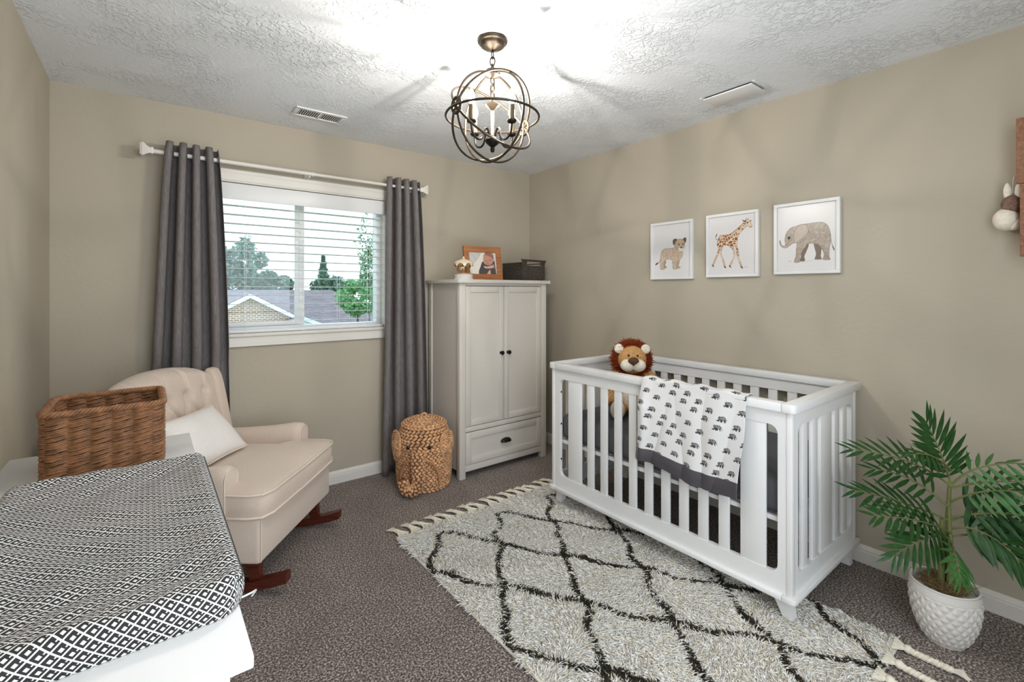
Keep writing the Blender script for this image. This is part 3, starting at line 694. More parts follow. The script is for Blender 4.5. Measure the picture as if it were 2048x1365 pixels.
for sx in (-1, 1):
    for sy in (-1, 1):
        x, y = sx * (hx - .048), sy * (hy - .055); dx, dy = sx * .002, sy * .030
        V = []
        for zz, q, kx, ky in ((.0105 if sx < 0 else .002, .019, dx, dy), (ZB0 + .002, .030, 0, 0)):
            V += [(x + kx - q, y + ky - q, zz), (x + kx + q, y + ky - q, zz), (x + kx + q, y + ky + q, zz), (x + kx - q, y + ky + q, zz)]
        obj('leg', MB().add(V, [(3, 2, 1, 0), (4, 5, 6, 7), (0, 1, 5, 4), (1, 2, 6, 5), (2, 3, 7, 6), (3, 0, 4, 7)]), WHITE, cr, smooth=0)
obj('mattress_support', MB().rbox(-hx + .03, -hx + .05, -hy + .03, hy - .03, .395, .415, .002).rbox(hx - .05, hx - .03, -hy + .03, hy - .03, .395, .415, .002).rbox(-hx + .05, hx - .05, -hy + .03, -hy + .05, .395, .415, .002).rbox(-hx + .05, hx - .05, hy - .05, hy - .03, .395, .415, .002), WHITE, cr)
for k in range(12):
    y = -hy + .1 + k * (2 * hy - .2) / 11
    obj('spring_bar', MB().tube([(-hx + .04, y, .405), (hx - .04, y, .405)], .004, 6), WHITE, cr)
for y in (-hy + .13, hy - .13, 0):
    for x in (-hx + .029, hx - .029): obj('support_bracket', MB().rbox(x - .003, x + .003, y - .012, y + .012, .28, .43, .001), WHITE, cr)
for zz in (.30, .52, .72): obj('bolt', MB().ball((-hx + .002, hy - .045, zz), (.002, .005, .005), 8, 6).ball((-hx + .002, -hy + .045, zz), (.002, .005, .005), 8, 6) if False else MB().ball((-hx + .014, hy - .071, zz), (.006, .003, .006), 8, 6), BLACKM, cr)
# ---- mattress
mt = MB().rbox(CXF + .035, CXB - .035, CY0 + .035, CY1 - .035, .4165, .575, .045, 5)
tag(obj('crib_mattress', mt, SHEET), 'dark grey sheeted mattress inside the white crib', 'mattress')

# ---- blanket draped over the front rail
def elephant_blanket():
    Lw = .53; y_c = -2.135; rx0 = CXF - .016 - .007; rx1 = rx0 + .052 + .014; zt = ZC1 + .006
    Lout, Lin = .44, .26; nu, nv = 250, 330
    a = np.linspace(0, 1, nu); path = []
    total = Lout + (rx1 - rx0) + Lin; ss = np.linspace(0, total, nv)    # s from outer hem over the rail to the inner hem
    U, S = np.meshgrid(a, ss, indexing='ij')
    skew = .03 * np.clip((Lout - S) / Lout, -.3, 1)
    Y = y_c + Lw / 2 - U * Lw
    drop = np.where(S < Lout, Lout - S, np.where(S > Lout + (rx1 - rx0), S - Lout - (rx1 - rx0), 0))
    q = np.clip((S - Lout) / (rx1 - rx0), 0, 1)
    X = rx0 + q * (rx1 - rx0); Z = zt + .006 * np.sin(q * PI) - drop
    side = np.where(S < Lout, -1., np.where(S > Lout + (rx1 - rx0), 1., 0.))
    k = np.clip(drop / .15, 0, 1)
    wav = .006 * np.sin(U * 13 + .8) + .003 * np.sin(U * 27 + 2 + drop * 6) + .010 * np.sin(U * 6 + drop * 5)
    wav = wav + .020 * np.exp(-((U - .06) / .05) ** 2) + .014 * np.exp(-((U - .55) / .1) ** 2)
    X = X + side * k * (np.abs(wav) * .9 + .003) + np.where(side < 0, -1, 1) * 0
    Z = Z + .004 * np.sin(U * 25) * (drop < .02) + np.where(S < Lout, .012 * np.sin(U * 6.5 + .6) - .03 * (U - .5), 0) * (drop / Lout)
    Y = Y + .03 * (drop / Lout) * (side < 0) + .006 * np.sin(drop * 14 + U * 9) * k
    # satin hem: last .065 m of the outer side
    V = np.stack([X, Y, Z], -1); hem = .066
    # colours
    c = np.ones((nu, nv, 3)) * np.array(srgb(226, 224, 222)[:3])
    eu = (U - .5) * Lw; ev = S            # metres, v up along the outside
    px, py = .060, .066
    ex = np.full(eu.shape, 9.); ey = ex.copy()       # unit elephant box [-.5,.5]
    for r_i in range(-6, 22):
        for c_i in range(-7, 8):
            cu_, cv__ = c_i * px + (r_i % 3) * .021 - .008, r_i * py - c_i * .027 + .01
            a_, b_ = (eu - cu_) / .040, (ev - cv__) / .031; m_ = (np.abs(a_) < .5) & (np.abs(b_) < .5)
            ex = np.where(m_, a_, ex); ey = np.where(m_, b_, ey)
    def el(cx_, cy_, rx_, ry_): return ((ex - cx_) / rx_) ** 2 + ((ey - cy_) / ry_) ** 2
    body = (el(.10, .08, .30, .30) < 1) | (el(-.20, .10, .15, .24) < 1)
    legs = (np.abs(ex - .0) < .07) & (ey < 0) & (ey > -.42) | (np.abs(ex - .30) < .07) & (ey < 0) & (ey > -.42) | (np.abs(ex + .12) < .05) & (ey < 0) & (ey > -.38)
    trunk = (el(-.34, -.12, .17, .26) < 1) & ~(el(-.40, .02, .14, .22) < 1) | ((np.abs(ey + .22) < .07) & (ex < -.28) & (ex > -.5))
    tail = (np.abs((ex - .40) - (-(ey) * .3 + .03)) < .03) & (ey < .1) & (ey > -.3)
    bodyin = (el(.10, .08, .24, .22) < 1) | (el(-.19, .10, .08, .15) < 1)
    ear = (np.abs(el(-.05, .10, .12, .19) - 1) < .35)
    dark = (body | legs | trunk | tail)
    c[dark] = srgb(60, 58, 60)[:3]; c[bodyin & dark] = srgb(150, 148, 148)[:3]; c[ear & dark] = srgb(60, 58, 60)[:3]
    root = thing('baby_blanket', 'white blanket with grey elephants draped over the crib front rail', 'blanket', (rx0, y_c, 0))
    V = V - np.array([rx0, y_c, 0]); j = int(nv * hem / total)
    me = npmesh('printed_cloth', V[:, j:].reshape(-1, 3), grid_faces(nu, nv - j), c[:, j:].reshape(-1, 3))
    o = obj('printed_cloth', me, CLOTH, root); md = o.modifiers.new('t', 'SOLIDIFY'); md.thickness = .004; md.offset = 0
    Vs = V[:, :j + 2].copy(); st = np.linspace(1, 0, j + 2)[None, :]
    Vs[..., 0] -= .004 * np.sin(np.linspace(0, PI, j + 2))[None] + .006 * st * np.abs(np.sin(np.linspace(0, 1, nu) * 9.5))[:, None]
    me = npmesh('satin_trim', Vs.reshape(-1, 3), grid_faces(nu, j + 2))
    o = obj('satin_trim', me, SATIN, root); md = o.modifiers.new('t', 'SOLIDIFY'); md.thickness = .006; md.offset = 0
    # inner satin band
elephant_blanket()

# ---- lion
li = thing('plush_lion', 'tan plush lion with a rust brown mane sitting in the crib', 'plush toy', (-.42, -1.50, .581), math.radians(-47))
# local: facing -Y
obj('body', MB().ball((0, .03, .142), (.102, .088, .146), 24, 16), PLUSH, li)
obj('belly_patch', MB().ball((0, -.045, .115), (.062, .035, .085), 18, 12), PLUSHW, li)
for s in (-1, 1):
    obj('arm', MB().tube(smooth_path([(s * .07, .01, .262), (s * .118, -.005, .222), (s * .142, -.04, .135), (s * .132, -.085, .080)], 5), [.036, .037, .038, .039, .040, .040, .040, .040, .040, .040, .040, .040, .040, .039, .036, .026], 14), PLUSH, li)
    lg = obj('leg', MB().tube(smooth_path([(s * .06, .0, .05), (s * .085, -.08, .045), (s * .095, -.15, .05)], 5), [.048, .048, .046, .046, .045, .045, .045, .045, .045, .044, .040], 14), PLUSH, li)
    obj('paw_sole', MB().ball((s * .097, -.165, .062), (.042, .022, .058), 16, 12), PLUSHW, lg)
hd = obj('head', MB().ball((0, -.02, .345), (.088, .078, .088), 28, 20), PLUSH, li)
obj('muzzle', MB().ball((-.032, -.088, .318), (.044, .036, .038), 16, 12).ball((.032, -.088, .318), (.044, .036, .038), 16, 12).ball((0, -.092, .336), (.03, .03, .034), 14, 10), PLUSHW, hd)
m = MB().ball((0, 0, 0), (1, 1, 1), 16, 12); m.v = [(x * .033 * (1.0 if z > 0 else max(.12, 1 + z)), y * .016, z * .027) for x, y, z in m.v]
obj('nose', m.xf(Matrix.Translation((0, -.122, .346))), NOSE, hd)
for s in (-1, 1):
    obj('eye', MB().ball((s * .027, -.091, .378), .0065, 10, 8), BLK, hd)
    obj('ear', MB().ball((s * .080, -.030, .412), (.030, .016, .030), 16, 12), PLUSHW, hd)
n = 5200
th_ = rng.uniform(0, 2 * PI, n); rr = rng.uniform(.066, .108, n); dep = rng.uniform(-.03, .055, n)
B = np.stack([rr * np.cos(th_), .0 + dep, .345 + rr * np.sin(th_)], 1)
D = np.stack([np.cos(th_), rng.normal(-.35, .35, n), np.sin(th_)], 1) + rng.normal(0, .25, (n, 3)); D /= np.linalg.norm(D, axis=1, keepdims=True)
V, F, _ = strands(B, D, rng.uniform(.02, .036, n), .0026, rng.normal(0, .25, (n, 3)) + np.array([0, 0, -.15]), 2)
stuff(obj('mane', npmesh('mane', V, F), MANE, hd))
obj('mane_base', MB().tube([(.083 * math.cos(a), .014, .345 + .083 * math.sin(a)) for a in np.linspace(0, 2 * PI, 33)[:-1]], .034, 10, True), MANE, hd)

# ================================================================== RUG
RX0, RX1, RY0, RY1 = -1.755, -.53, -2.86, -.96
rg = thing('shag_rug', 'cream shag rug with dark diamond lines and tassels under the crib', 'rug', ((RX0 + RX1) / 2, (RY0 + RY1) / 2, .0005))
rx, ry = (RX1 - RX0) / 2, (RY1 - RY0) / 2; rcx, rcy = (RX0 + RX1) / 2, (RY0 + RY1) / 2
obj('backing', MB().rbox(-rx, rx, -ry, ry, 0, .008, .003), RUGB, rg)
n = 62000
P = np.stack([rng.uniform(-rx + .006, rx - .006, n), rng.uniform(-ry + .006, ry - .006, n), np.full(n, .006)], 1)
wx, wy = P[:, 0] + rcx, P[:, 1] + rcy
wob = .012 * np.sin(wy * 23) + .010 * np.sin(wx * 31 + wy * 11)
a = (wx + 1.15 + wob) / .2; b = (wy + 1.06) / .3
def dl(t): f = t - np.floor(t); return np.minimum(f, 1 - f)
dd = np.minimum(dl((a + b) / 2), dl((a - b) / 2)) * 2 * .1664
dark = (dd < .0135) & (wy < -1.075) & (rng.random(n) < .93)
dark |= (dd < .006) & (wy < -1.075)
tone = rng.uniform(.82, 1.06, n)[:, None]; crm = np.array(srgb(246, 243, 236)[:3]); crm2 = np.array(srgb(236, 224, 204)[:3])
mixv = (rng.random(n) < .25)[:, None]
cols = np.where(dark[:, None], np.array(srgb(58, 54, 44)[:3]) * tone, np.where(mixv, crm2, crm) * tone)
ang = 3.1 * np.sin(wx * 5.3 + 1.7 * np.sin(wy * 4.1)) + 2.2 * np.sin(wy * 6.7 + wx * 3.0) + rng.normal(0, .8, n)
tilt = rng.uniform(.45, 1.15, n) * np.where(dark, .55, 1.0)
D = np.stack([np.cos(ang) * np.sin(tilt), np.sin(ang) * np.sin(tilt), np.cos(tilt)], 1)
bend = np.stack([np.cos(ang + rng.normal(0, .5, n)) * .45, np.sin(ang + rng.normal(0, .5, n)) * .45, rng.uniform(-.55, -.2, n)], 1)
Ln = rng.uniform(.022, .036, n) * np.where(dark, .8, 1.0)
# keep the pile down where the crib's front legs stand
V, F, c = strands(P, D, Ln, rng.uniform(.0022, .0034, n), bend, 3, 3, cols)
stuff(obj('pile', npmesh('pile', V, F, c), YARN, rg))
def tassel_mesh(seed, Lt, braid):
    r_ = np.random.default_rng(seed); m = MB()
    if not braid:
        for k in range(9):
            s = (k - 4) / 4
            m.tube(smooth_path([(s * .030, 0, .010 + .006 * r_.random()), (s * .016, .030, .012 + .003 * abs(s)), (s * .006, .062, .014 + .004 * math.sin(k)), (s * .008, .074, .013), (s * .022 + r_.normal(0, .004), Lt, .006)], 3), [.0045] * 10 + [.004, .003, .002][:3], 5)
        m.ball((0, .064, .013), (.013, .011, .011), 10, 8)
    else:
        for k in range(5):
            s = (k - 2) / 2; m.tube(smooth_path([(s * .034, -.01, .016), (s * .014, .016, .016), (0, .03, .015)], 3), .006, 6)
        m.ball((0, .034, .016), (.018, .015, .014), 10, 8)
        for ph in (0, PI):
            pts = [(.006 * math.cos(t * 26 + ph), .04 + t * (Lt - .09), .012 + .0055 * math.sin(t * 26 + ph)) for t in np.linspace(0, 1, 34)]
            m.tube(pts, .0075, 6)
        m.ball((0, Lt - .048, .013), (.012, .010, .011), 10, 8)
        for k in range(12): m.tube([(r_.normal(0, .004), Lt - .045, .012), (r_.normal(0, .012), Lt - .02, .014 + r_.normal(0, .003)), (r_.normal(0, .018), Lt + r_.normal(0, .006), .005)], [.004, .0045, .0015], 5)
    return m.mesh('tassel')
tv = [tassel_mesh(i, .125, False) for i in range(4)]; tb = [tassel_mesh(9 + i, .20, True) for i in range(3)]
for k in range(16):
    x = -rx + .045 + k * (2 * rx - .09) / 15
    obj('tassel', tv[k % 4], YARN1, rg, (x, ry - .006, 0), (0, 0, random.uniform(.1, .55)))
for k in range(11):
    x = -rx + .05 + k * (2 * rx - .10) / 10
    obj('tassel', tb[k % 3], YARN1, rg, (x, -ry + .006, 0), (0, 0, PI + random.uniform(-.1, .35)))

# ================================================================== ELEPHANT HAMPER
hp = thing('elephant_hamper', 'woven wicker elephant hamper with lid, ears and trunk beside the wardrobe', 'basket', (-1.288, -.385, 0), math.radians(-37))
def hr(z): return np.interp(z, [0, .03, .10, .20, .30, .36, .40, .43], [.168, .178, .186, .186, .178, .168, .156, .140])
obj('body_core', MB().lathe([(float(hr(z)) - .006, float(z) + .002) for z in np.linspace(0, .43, 16)], 40), HYAC_D, hp)
def bead_rings(rings, tw=.35):
    P = []; A = []; B_ = []; C_ = []
    for i, (c0, ax, u, v, r_, adv) in enumerate(rings):
        n_ = max(6, int(2 * PI * r_ / .030)); t = (np.arange(n_) + .5 * (i % 2)) * 2 * PI / n_
        rad = np.cos(t)[:, None] * u + np.sin(t)[:, None] * v; tan = -np.sin(t)[:, None] * u + np.cos(t)[:, None] * v
        P.append(c0 + rad * r_); A.append(tan + ax * tw * (1 if i % 2 else -1)); B_.append(rad); C_.append(np.broadcast_to(ax, rad.shape) * np.ones_like(rad))
    P, A, B_, C_ = map(np.concatenate, (P, A, B_, C_)); A = A / np.linalg.norm(A, axis=1, keepdims=True)
    return P, A, B_, C_
ex_, ey_, ez_ = np.eye(3)
def body_r(z): return float(hr(z))
rings = [(np.array([0, 0, z]), ez_, ex_, ey_, body_r(z), 0) for z in np.arange(.012, .425, .0185)]
P, A, B_, C_ = bead_rings(rings)
# forehead bulge on the front (-Y)
az = np.arctan2(P[:, 0], -P[:, 1]); bul = .022 * np.exp(-(az / .75) ** 2) * np.exp(-((P[:, 2] - .315) / .07) ** 2)
P = P + B_ * bul[:, None]
V, F = beads(P, A, B_, C_, .0195, .0105, .0108); stuff(obj('woven_body', npmesh('woven_body', V, F), HYAC, hp))
lr = [(np.array([0, 0, .432 + .040 * (1 - (r_ / .15) ** 2)]), ez_, ex_, ey_, r_, 0) for r_ in np.arange(.018, .150, .0175)] + [(np.array([0, 0, .424]), ez_, ex_, ey_, .153, 0)]
P, A, B_, C_ = bead_rings(lr, .2); V, F = beads(P, A, B_, C_, .0195, .009, .0105)
ld = stuff(obj('lid', npmesh('lid', V, F), HYAC, hp))
obj('lid_core', MB().lathe([(.148, .424), (.140, .436), (.09, .455), (.03, .466), (.004, .470)], 32), HYAC_D, hp)
obj('lid_loop', MB().tube(smooth_path([(-.018, 0, .472), (-.012, 0, .490), (.010, 0, .492), (.018, 0, .474)], 5), .008, 8), HYAC, hp)
for s in (-1, 1):
    # ear: an oval disc hanging on the side
    P = []; A = []; B_ = []; C_ = []
    cen = np.array([s * .172, -.098, .298]); uu = np.array([s * .64, .77, 0]); nn = np.array([s * .77, -.64, 0])
    for i, q in enumerate(np.arange(.12, 1.01, .145)):
        n_ = max(5, int(2 * PI * q * .075 / .019)); t = (np.arange(n_) + .5 * (i % 2)) * 2 * PI / n_
        wv_ = np.cos(t) * .052 * q; hv = np.sin(t) * .098 * q; wv_ = wv_ * (1 + .3 * np.sin(t))
        P.append(cen + wv_[:, None] * uu + hv[:, None] * ez_ + nn * (.014 * (1 - q * q)))
        A.append(-np.sin(t)[:, None] * uu * .55 + np.cos(t)[:, None] * ez_); B_.append(np.broadcast_to(nn, (n_, 3))); C_.append(np.cos(t)[:, None] * uu + np.sin(t)[:, None] * ez_ * .6)
    P, A, B_, C_ = map(np.concatenate, (P, A, B_, C_)); A = A / np.linalg.norm(A, axis=1, keepdims=True)
    V, F = beads(P, A, B_, C_, .015, .011, .009); e = stuff(obj('ear', npmesh('ear', V, F), HYAC, hp))
    Mx = Matrix(((uu[0], 0, nn[0]), (uu[1], 0, nn[1]), (0, 1, 0)))
    m = MB().tube([Vector(cen) + Vector(uu) * (.056 * math.cos(a) * (1 + .3 * math.sin(a))) + Vector((0, 0, .104 * math.sin(a))) for a in np.linspace(0, 2 * PI, 41)[:-1]], .006, 6, True)
    obj('ear_rim', m, HYAC, hp)
    obj('eye', MB().ball((s * .072, -.198, .318), (.012, .007, .012), 14, 10), BLK, hp)
    obj('tusk', MB().tube([(s * x, y, z) for x, y, z in smooth_path([(.035, -.214, .238), (.078, -.200, .224), (.114, -.172, .165), (.130, -.158, .10), (.134, -.154, .05)], 6)], .0075, 8), mat('tusk_cane', srgb(190, 138, 96), .5), hp)
tp = [np.array(p) for p in smooth_path([(0, -.200, .285), (0, -.230, .22), (.004, -.240, .15), (.002, -.242, .095), (-.028, -.244, .056), (-.072, -.240, .058), (-.094, -.234, .098), (-.098, -.228, .122)], 6)]
rings = []; L = 0; last = -1
cum = [0]
for i in range(1, len(tp)): cum.append(cum[-1] + np.linalg.norm(tp[i] - tp[i - 1]))
for sv in np.arange(0, cum[-1], .0175):
    i = min(np.searchsorted(cum, sv, 'right') - 1, len(tp) - 2); t = (sv - cum[i]) / (cum[i + 1] - cum[i]); c0 = tp[i] * (1 - t) + tp[i + 1] * t
    d = tp[i + 1] - tp[i]; d /= np.linalg.norm(d); u_ = np.cross(d, [0, 1, 0.01]); u_ /= np.linalg.norm(u_); v_ = np.cross(d, u_)
    rings.append((c0, d, u_, v_, .044 - .014 * sv / cum[-1], 0))
P, A, B_, C_ = bead_rings(rings); V, F = beads(P, A, B_, C_, .0155, .0085, .0105)
stuff(obj('trunk', npmesh('trunk', V, F), HYAC, hp))
obj('trunk_core', MB().tube(tp, [.041 - .014 * c / cum[-1] for c in cum], 12), HYAC_D, hp)

# ================================================================== ROCKING CHAIR
rc = thing('rocking_chair', 'beige tufted wingback rocking chair on dark red wooden rockers', 'armchair', (-2.206, -.812, 0), math.atan2(-.634, .773))
# local: +X forward, Y toward the window wall
obj('base', MB().rbox(-.66, 0, -.365, .365, .165, .365, .018, 3), LINEN, rc)
obj('base_seam', MB().tube([(.001, -.357, .175), (.001, -.357, .355)], .0022, 6), PIPE, rc)
out = [(-.60, -.285), (-.60, .285), (-.155, .285), (-.155, .378), (-.045, .378), (.008, .362), (.030, .31), (.036, 0), (.030, -.31), (.008, -.362), (-.045, -.378), (-.155, -.375), (-.155, -.285)]
cush = MB(); nr = [(.0, .368), (.012, .378), (.012, .462), (0, .472)]
def inset(poly, d):
    n = len(poly); o = []
    for i in range(n):
        a, b, c = map(np.array, (poly[i - 1], poly[i], poly[(i + 1) % n])); e1 = (b - a) / np.linalg.norm(b - a); e2 = (c - b) / np.linalg.norm(c - b)
        n1 = np.array([e1[1], -e1[0]]); n2 = np.array([e2[1], -e2[0]]); m_ = n1 + n2; m_ = m_ / (m_ @ m_) * 2; o.append(tuple(b + m_ * d))
    return o
dense = []
for i in range(len(out)):
    a, b = np.array(out[i]), np.array(out[(i + 1) % len(out)]); k = max(2, int(np.linalg.norm(b - a) / .03))
    dense += [tuple(a + (b - a) * t / k) for t in range(k)]
ctr = (-.29, 0); V = []; F = []; n = len(dense)
for f_, z_ in ((.985, .366), (1.004, .374), (1.006, .42), (1.004, .468), (.985, .475), (.9, .488), (.7, .500), (.45, .508), (.2, .511)):
    for p in dense: V.append((ctr[0] + (p[0] - ctr[0]) * f_, p[1] * f_, z_))
L_ = 9
for i in range(L_ - 1):
    for k in range(n): F.append((i * n + k, (i * n + (k + 1) % n), (i + 1) * n + (k + 1) % n, (i + 1) * n + k))
F += [tuple(range(n))[::-1], tuple((L_ - 1) * n + k for k in range(n))]
m = MB().add(V, F); m.f = [tuple(reversed(f)) for f in m.f]
se = obj('seat_cushion', m, LINEN, rc, smooth=70)
for z_ in (.472, .374): obj('piping', MB().tube([(ctr[0] + (p[0] - ctr[0]) * 1.010, p[1] * 1.010, z_) for p in dense], .0052, 7, True), PIPE, se)
for s in (-1, 1):
    # arm: swept rounded section
    V = []; F = []; st = [(-.66, .548, .0), (-.50, .556, .0), (-.32, .570, .0), (-.19, .588, .004), (-.155, .586, .004), (-.143, .574, -.006)]
    sec = [(.290, .36), (.290, .90), (.296, .955), (.312, .988), (.337, 1.0), (.362, .988), (.378, .955), (.384, .90), (.384, .36)]
    for i, (x, zt, sw) in enumerate(st):
        for y, q in sec:
            zz = .355 if q == .36 else .40 + (zt - .40) * ((q - .90) / .10 * .35 + .65) if q >= .9 else .355
            yy = .337 + (y - .337) * (1 + sw * 4)
            V.append((x, s * yy, zz))
    ns = len(sec)
    for i in range(len(st) - 1):
        for k in range(ns - 1):
            F.append((i * ns + k, i * ns + k + 1, (i + 1) * ns + k + 1, (i + 1) * ns + k))
    F += [tuple(range(ns))[::-1], tuple((len(st) - 1) * ns + k for k in range(ns))]
    m = MB().add(V, F); me = m.mesh('arm', 0); bm = bmesh.new(); bm.from_mesh(me); bmesh.ops.recalc_face_normals(bm, faces=bm.faces); bm.to_mesh(me); bm.free(); me.shade_smooth(); me.set_sharp_from_angle(angle=math.radians(55))
    ao = obj('arm', me, LINEN, rc)
    fr_ = [(-.1435, s * (.337 + (y - .337) * .976), zz) for y, zz in ((.290, .40), (.290, .535), (.298, .556), (.314, .568), (.337, .572), (.360, .568), (.376, .556), (.384, .535), (.384, .40))]
    obj('arm_piping', MB().tube(fr_, .003, 6), PIPE, ao)
    # wing
    poly = [(-.575, .50), (-.585, .58), (-.612, .72), (-.640, .845), (-.658, .885), (-.672, .900), (-.70, .905), (-.715, .89), (-.70, .5)]
    poly = [tuple(p) for p in smooth_path(poly[:-1], 4)] + [poly[-1]]
    obj('wing', MB().prism(poly, *(sorted((s * .300, s * .372))), 'y', .016, 3), LINEN, rc, smooth=60)
# tufted back: heightfield front joined to a plain rear
ny, nz_ = 96, 84; Yg = np.linspace(-.312, .312, ny); Tg = np.linspace(0, 1, nz_)
YY, TT = np.meshgrid(Yg, Tg, indexing='ij'); crest = .945 - .055 * (np.abs(YY) / .312) ** 2.4
ZZ = .40 + (crest - .40) * TT
XX = -.565 - .115 * TT ** 1.1
bt = [(y, z) for z, ys in ((.80, (-.21, -.07, .07, .21)), (.665, (-.14, 0, .14)), (.53, (-.21, -.07, .07, .21))) for y in ys]
dep = np.zeros_like(XX)
for y, z in bt: dep += .044 * np.exp(-(((YY - y) ** 2 + (ZZ - z) ** 2) / .026 ** 2))
def seg(a, b):
    dx, dz = b[0] - a[0], b[1] - a[1]; t = np.clip(((YY - a[0]) * dx + (ZZ - a[1]) * dz) / (dx * dx + dz * dz), 0, 1)
    return np.hypot(YY - a[0] - t * dx, ZZ - a[1] - t * dz)
cre = np.full_like(XX, 9.)
for i, p in enumerate(bt):
    for q in bt[i + 1:]:
        if abs(p[1] - q[1]) > .1 and abs(p[1] - q[1]) < .2 and abs(p[0] - q[0]) < .1: cre = np.minimum(cre, seg(p, q))
for y in (-.21, -.07, .07, .21): cre = np.minimum(cre, seg((y, .80), (y * 1.05, .97)))
dep += .021 * np.exp(-(cre / .009) ** 2)
puff = .022 * np.clip(1 - (np.abs(YY) / .32) ** 6, 0, 1) * np.clip(np.sin(np.clip(TT, 0, 1) * PI * .97 + .05), 0, 1) ** .4
Xf = XX + puff - dep - .05 * np.clip((TT - .93) / .07, 0, 1) ** 2
Xr = np.full_like(XX, 0) - .70 - .075 * TT + .0 - .03 * (1 - (np.abs(YY) / .312) ** 2) + .03 * np.clip((TT - .93) / .07, 0, 1) ** 2
Vf = np.stack([Xf, YY, ZZ], -1).reshape(-1, 3); Vr = np.stack([Xr, YY, ZZ], -1).reshape(-1, 3)
Ff = grid_faces(ny, nz_); N0 = len(Vf); Fr = Ff[:, ::-1] + N0
edge = []
idx = lambda i, j: i * nz_ + j
for i in range(ny - 1): edge.append((idx(i, nz_ - 1), idx(i + 1, nz_ - 1), N0 + idx(i + 1, nz_ - 1), N0 + idx(i, nz_ - 1))); edge.append((idx(i + 1, 0), idx(i, 0), N0 + idx(i, 0), N0 + idx(i + 1, 0)))
for j in range(nz_ - 1): edge.append((idx(0, j), idx(0, j + 1), N0 + idx(0, j + 1), N0 + idx(0, j))); edge.append((idx(ny - 1, j + 1), idx(ny - 1, j), N0 + idx(ny - 1, j), N0 + idx(ny - 1, j + 1)))
me = npmesh('backrest', np.concatenate([Vf, Vr]), np.concatenate([Ff, Fr, np.array(edge)])); bm = bmesh.new(); bm.from_mesh(me); bmesh.ops.recalc_face_normals(bm, faces=bm.faces); bm.to_mesh(me); bm.free(); me.set_sharp_from_angle(angle=math.radians(70))
bk = obj('backrest', me, LINEN, rc)
for y, z in bt:
    t = (z - .40) / (.945 - .055 * (abs(y) / .312) ** 2.4 - .40); x = -.565 - .115 * t ** 1.1 - .022
    obj('tuft_button', MB().ball((x, y, z), (.005, .009, .009), 10, 8), LINEN, bk)
for s in (-1, 1):
    yc = s * .292; xs = np.linspace(-.70, .088, 26); m = MB(); V = []; F = []
    for x in xs:
        zb_ = (x + .27) ** 2 / 2.3 + .0015
        tk = .042
        for yy in (-.022, .022): V += [(x, yc + yy, zb_), (x, yc + yy, zb_ + tk)]
    for i in range(len(xs) - 1):
        a, b = i * 4, i * 4 + 4
        F += [(a, a + 2, b + 2, b), (a + 1, b + 1, b + 3, a + 3), (a, b, b + 1, a + 1), (a + 2, a + 3, b + 3, b + 2)]
    F += [(0, 1, 3, 2), (len(V) - 4, len(V) - 2, len(V) - 1, len(V) - 3)]
    obj('rocker', m.add(V, F), CHERRY, rc, smooth=40)
    for x, dx in ((-.075, .02), (-.54, -.03)):
        zt = (x + dx + .27) ** 2 / 2.3 + .036; V = []
        for zz, q, kx in ((zt, .022, dx), (.167, .034, 0)): V += [(x + kx - q, yc - q * .62, zz), (x + kx + q, yc - q * .62, zz), (x + kx + q, yc + q * .62, zz), (x + kx - q, yc + q * .62, zz)]
        obj('leg', MB().add(V, [(3, 2, 1, 0), (4, 5, 6, 7), (0, 1, 5, 4), (1, 2, 6, 5), (2, 3, 7, 6), (3, 0, 4, 7)]), CHERRY, rc, smooth=0)
# ---- lumbar pillow
def pillow_mesh(w_, h_, t_, nu=44, nv=32):
    u = np.linspace(-1, 1, nu); v = np.linspace(-1, 1, nv); Ug, Vg = np.meshgrid(u, v, indexing='ij')
    pin = 1 - .06 * (1 - Vg ** 2) * np.abs(Ug) ** 3; pin2 = 1 - .07 * (1 - Ug ** 2) * np.abs(Vg) ** 3
    X = Ug * w_ / 2 * pin; Y = Vg * h_ / 2 * pin2; Zt = t_ / 2 * np.clip((1 - np.abs(Ug) ** 2.6) * (1 - np.abs(Vg) ** 2.6), 0, 1) ** .55
    A = np.stack([X, Y, Zt], -1).reshape(-1, 3); B = np.stack([X, Y, -Zt], -1).reshape(-1, 3)
    Fq = grid_faces(nu, nv); me = npmesh('pillow_body', np.concatenate([A, B]), np.concatenate([Fq, Fq[:, ::-1] + len(A)]))
    bm = bmesh.new(); bm.from_mesh(me); bmesh.ops.remove_doubles(bm, verts=bm.verts, dist=1e-5); bm.to_mesh(me); bm.free(); me.shade_smooth()
    rim = [(X[i, 0], Y[i, 0], 0) for i in range(nu)] + [(X[-1, j], Y[-1, j], 0) for j in range(1, nv)] + [(X[i, -1], Y[i, -1], 0) for i in range(nu - 2, -1, -1)] + [(X[0, j], Y[0, j], 0) for j in range(nv - 2, 0, -1)]
    return me, rim
R0 = Matrix.Rotation(math.atan2(-.634, .773), 4, 'Z')
pl = thing('lumbar_pillow', 'white lumbar pillow leaning on the rocking chair backrest', 'pillow', (-2.206, -.812, .50), 0)
me, rim = pillow_mesh(.40, .29, .115)
lean = math.radians(42)
Mp = R0 @ Matrix.Translation((-.440, -.09, .135)) @ Matrix(((0, -math.sin(lean), math.cos(lean), 0), (1, 0, 0, 0), (0, math.cos(lean), math.sin(lean), 0), (0, 0, 0, 1)))
me.transform(Mp); obj('pillow_body', me, PILLOW, pl)
obj('pillow_piping', MB().tube([Mp @ Vector(p) for p in rim], .0042, 6, True), PIPE, pl)

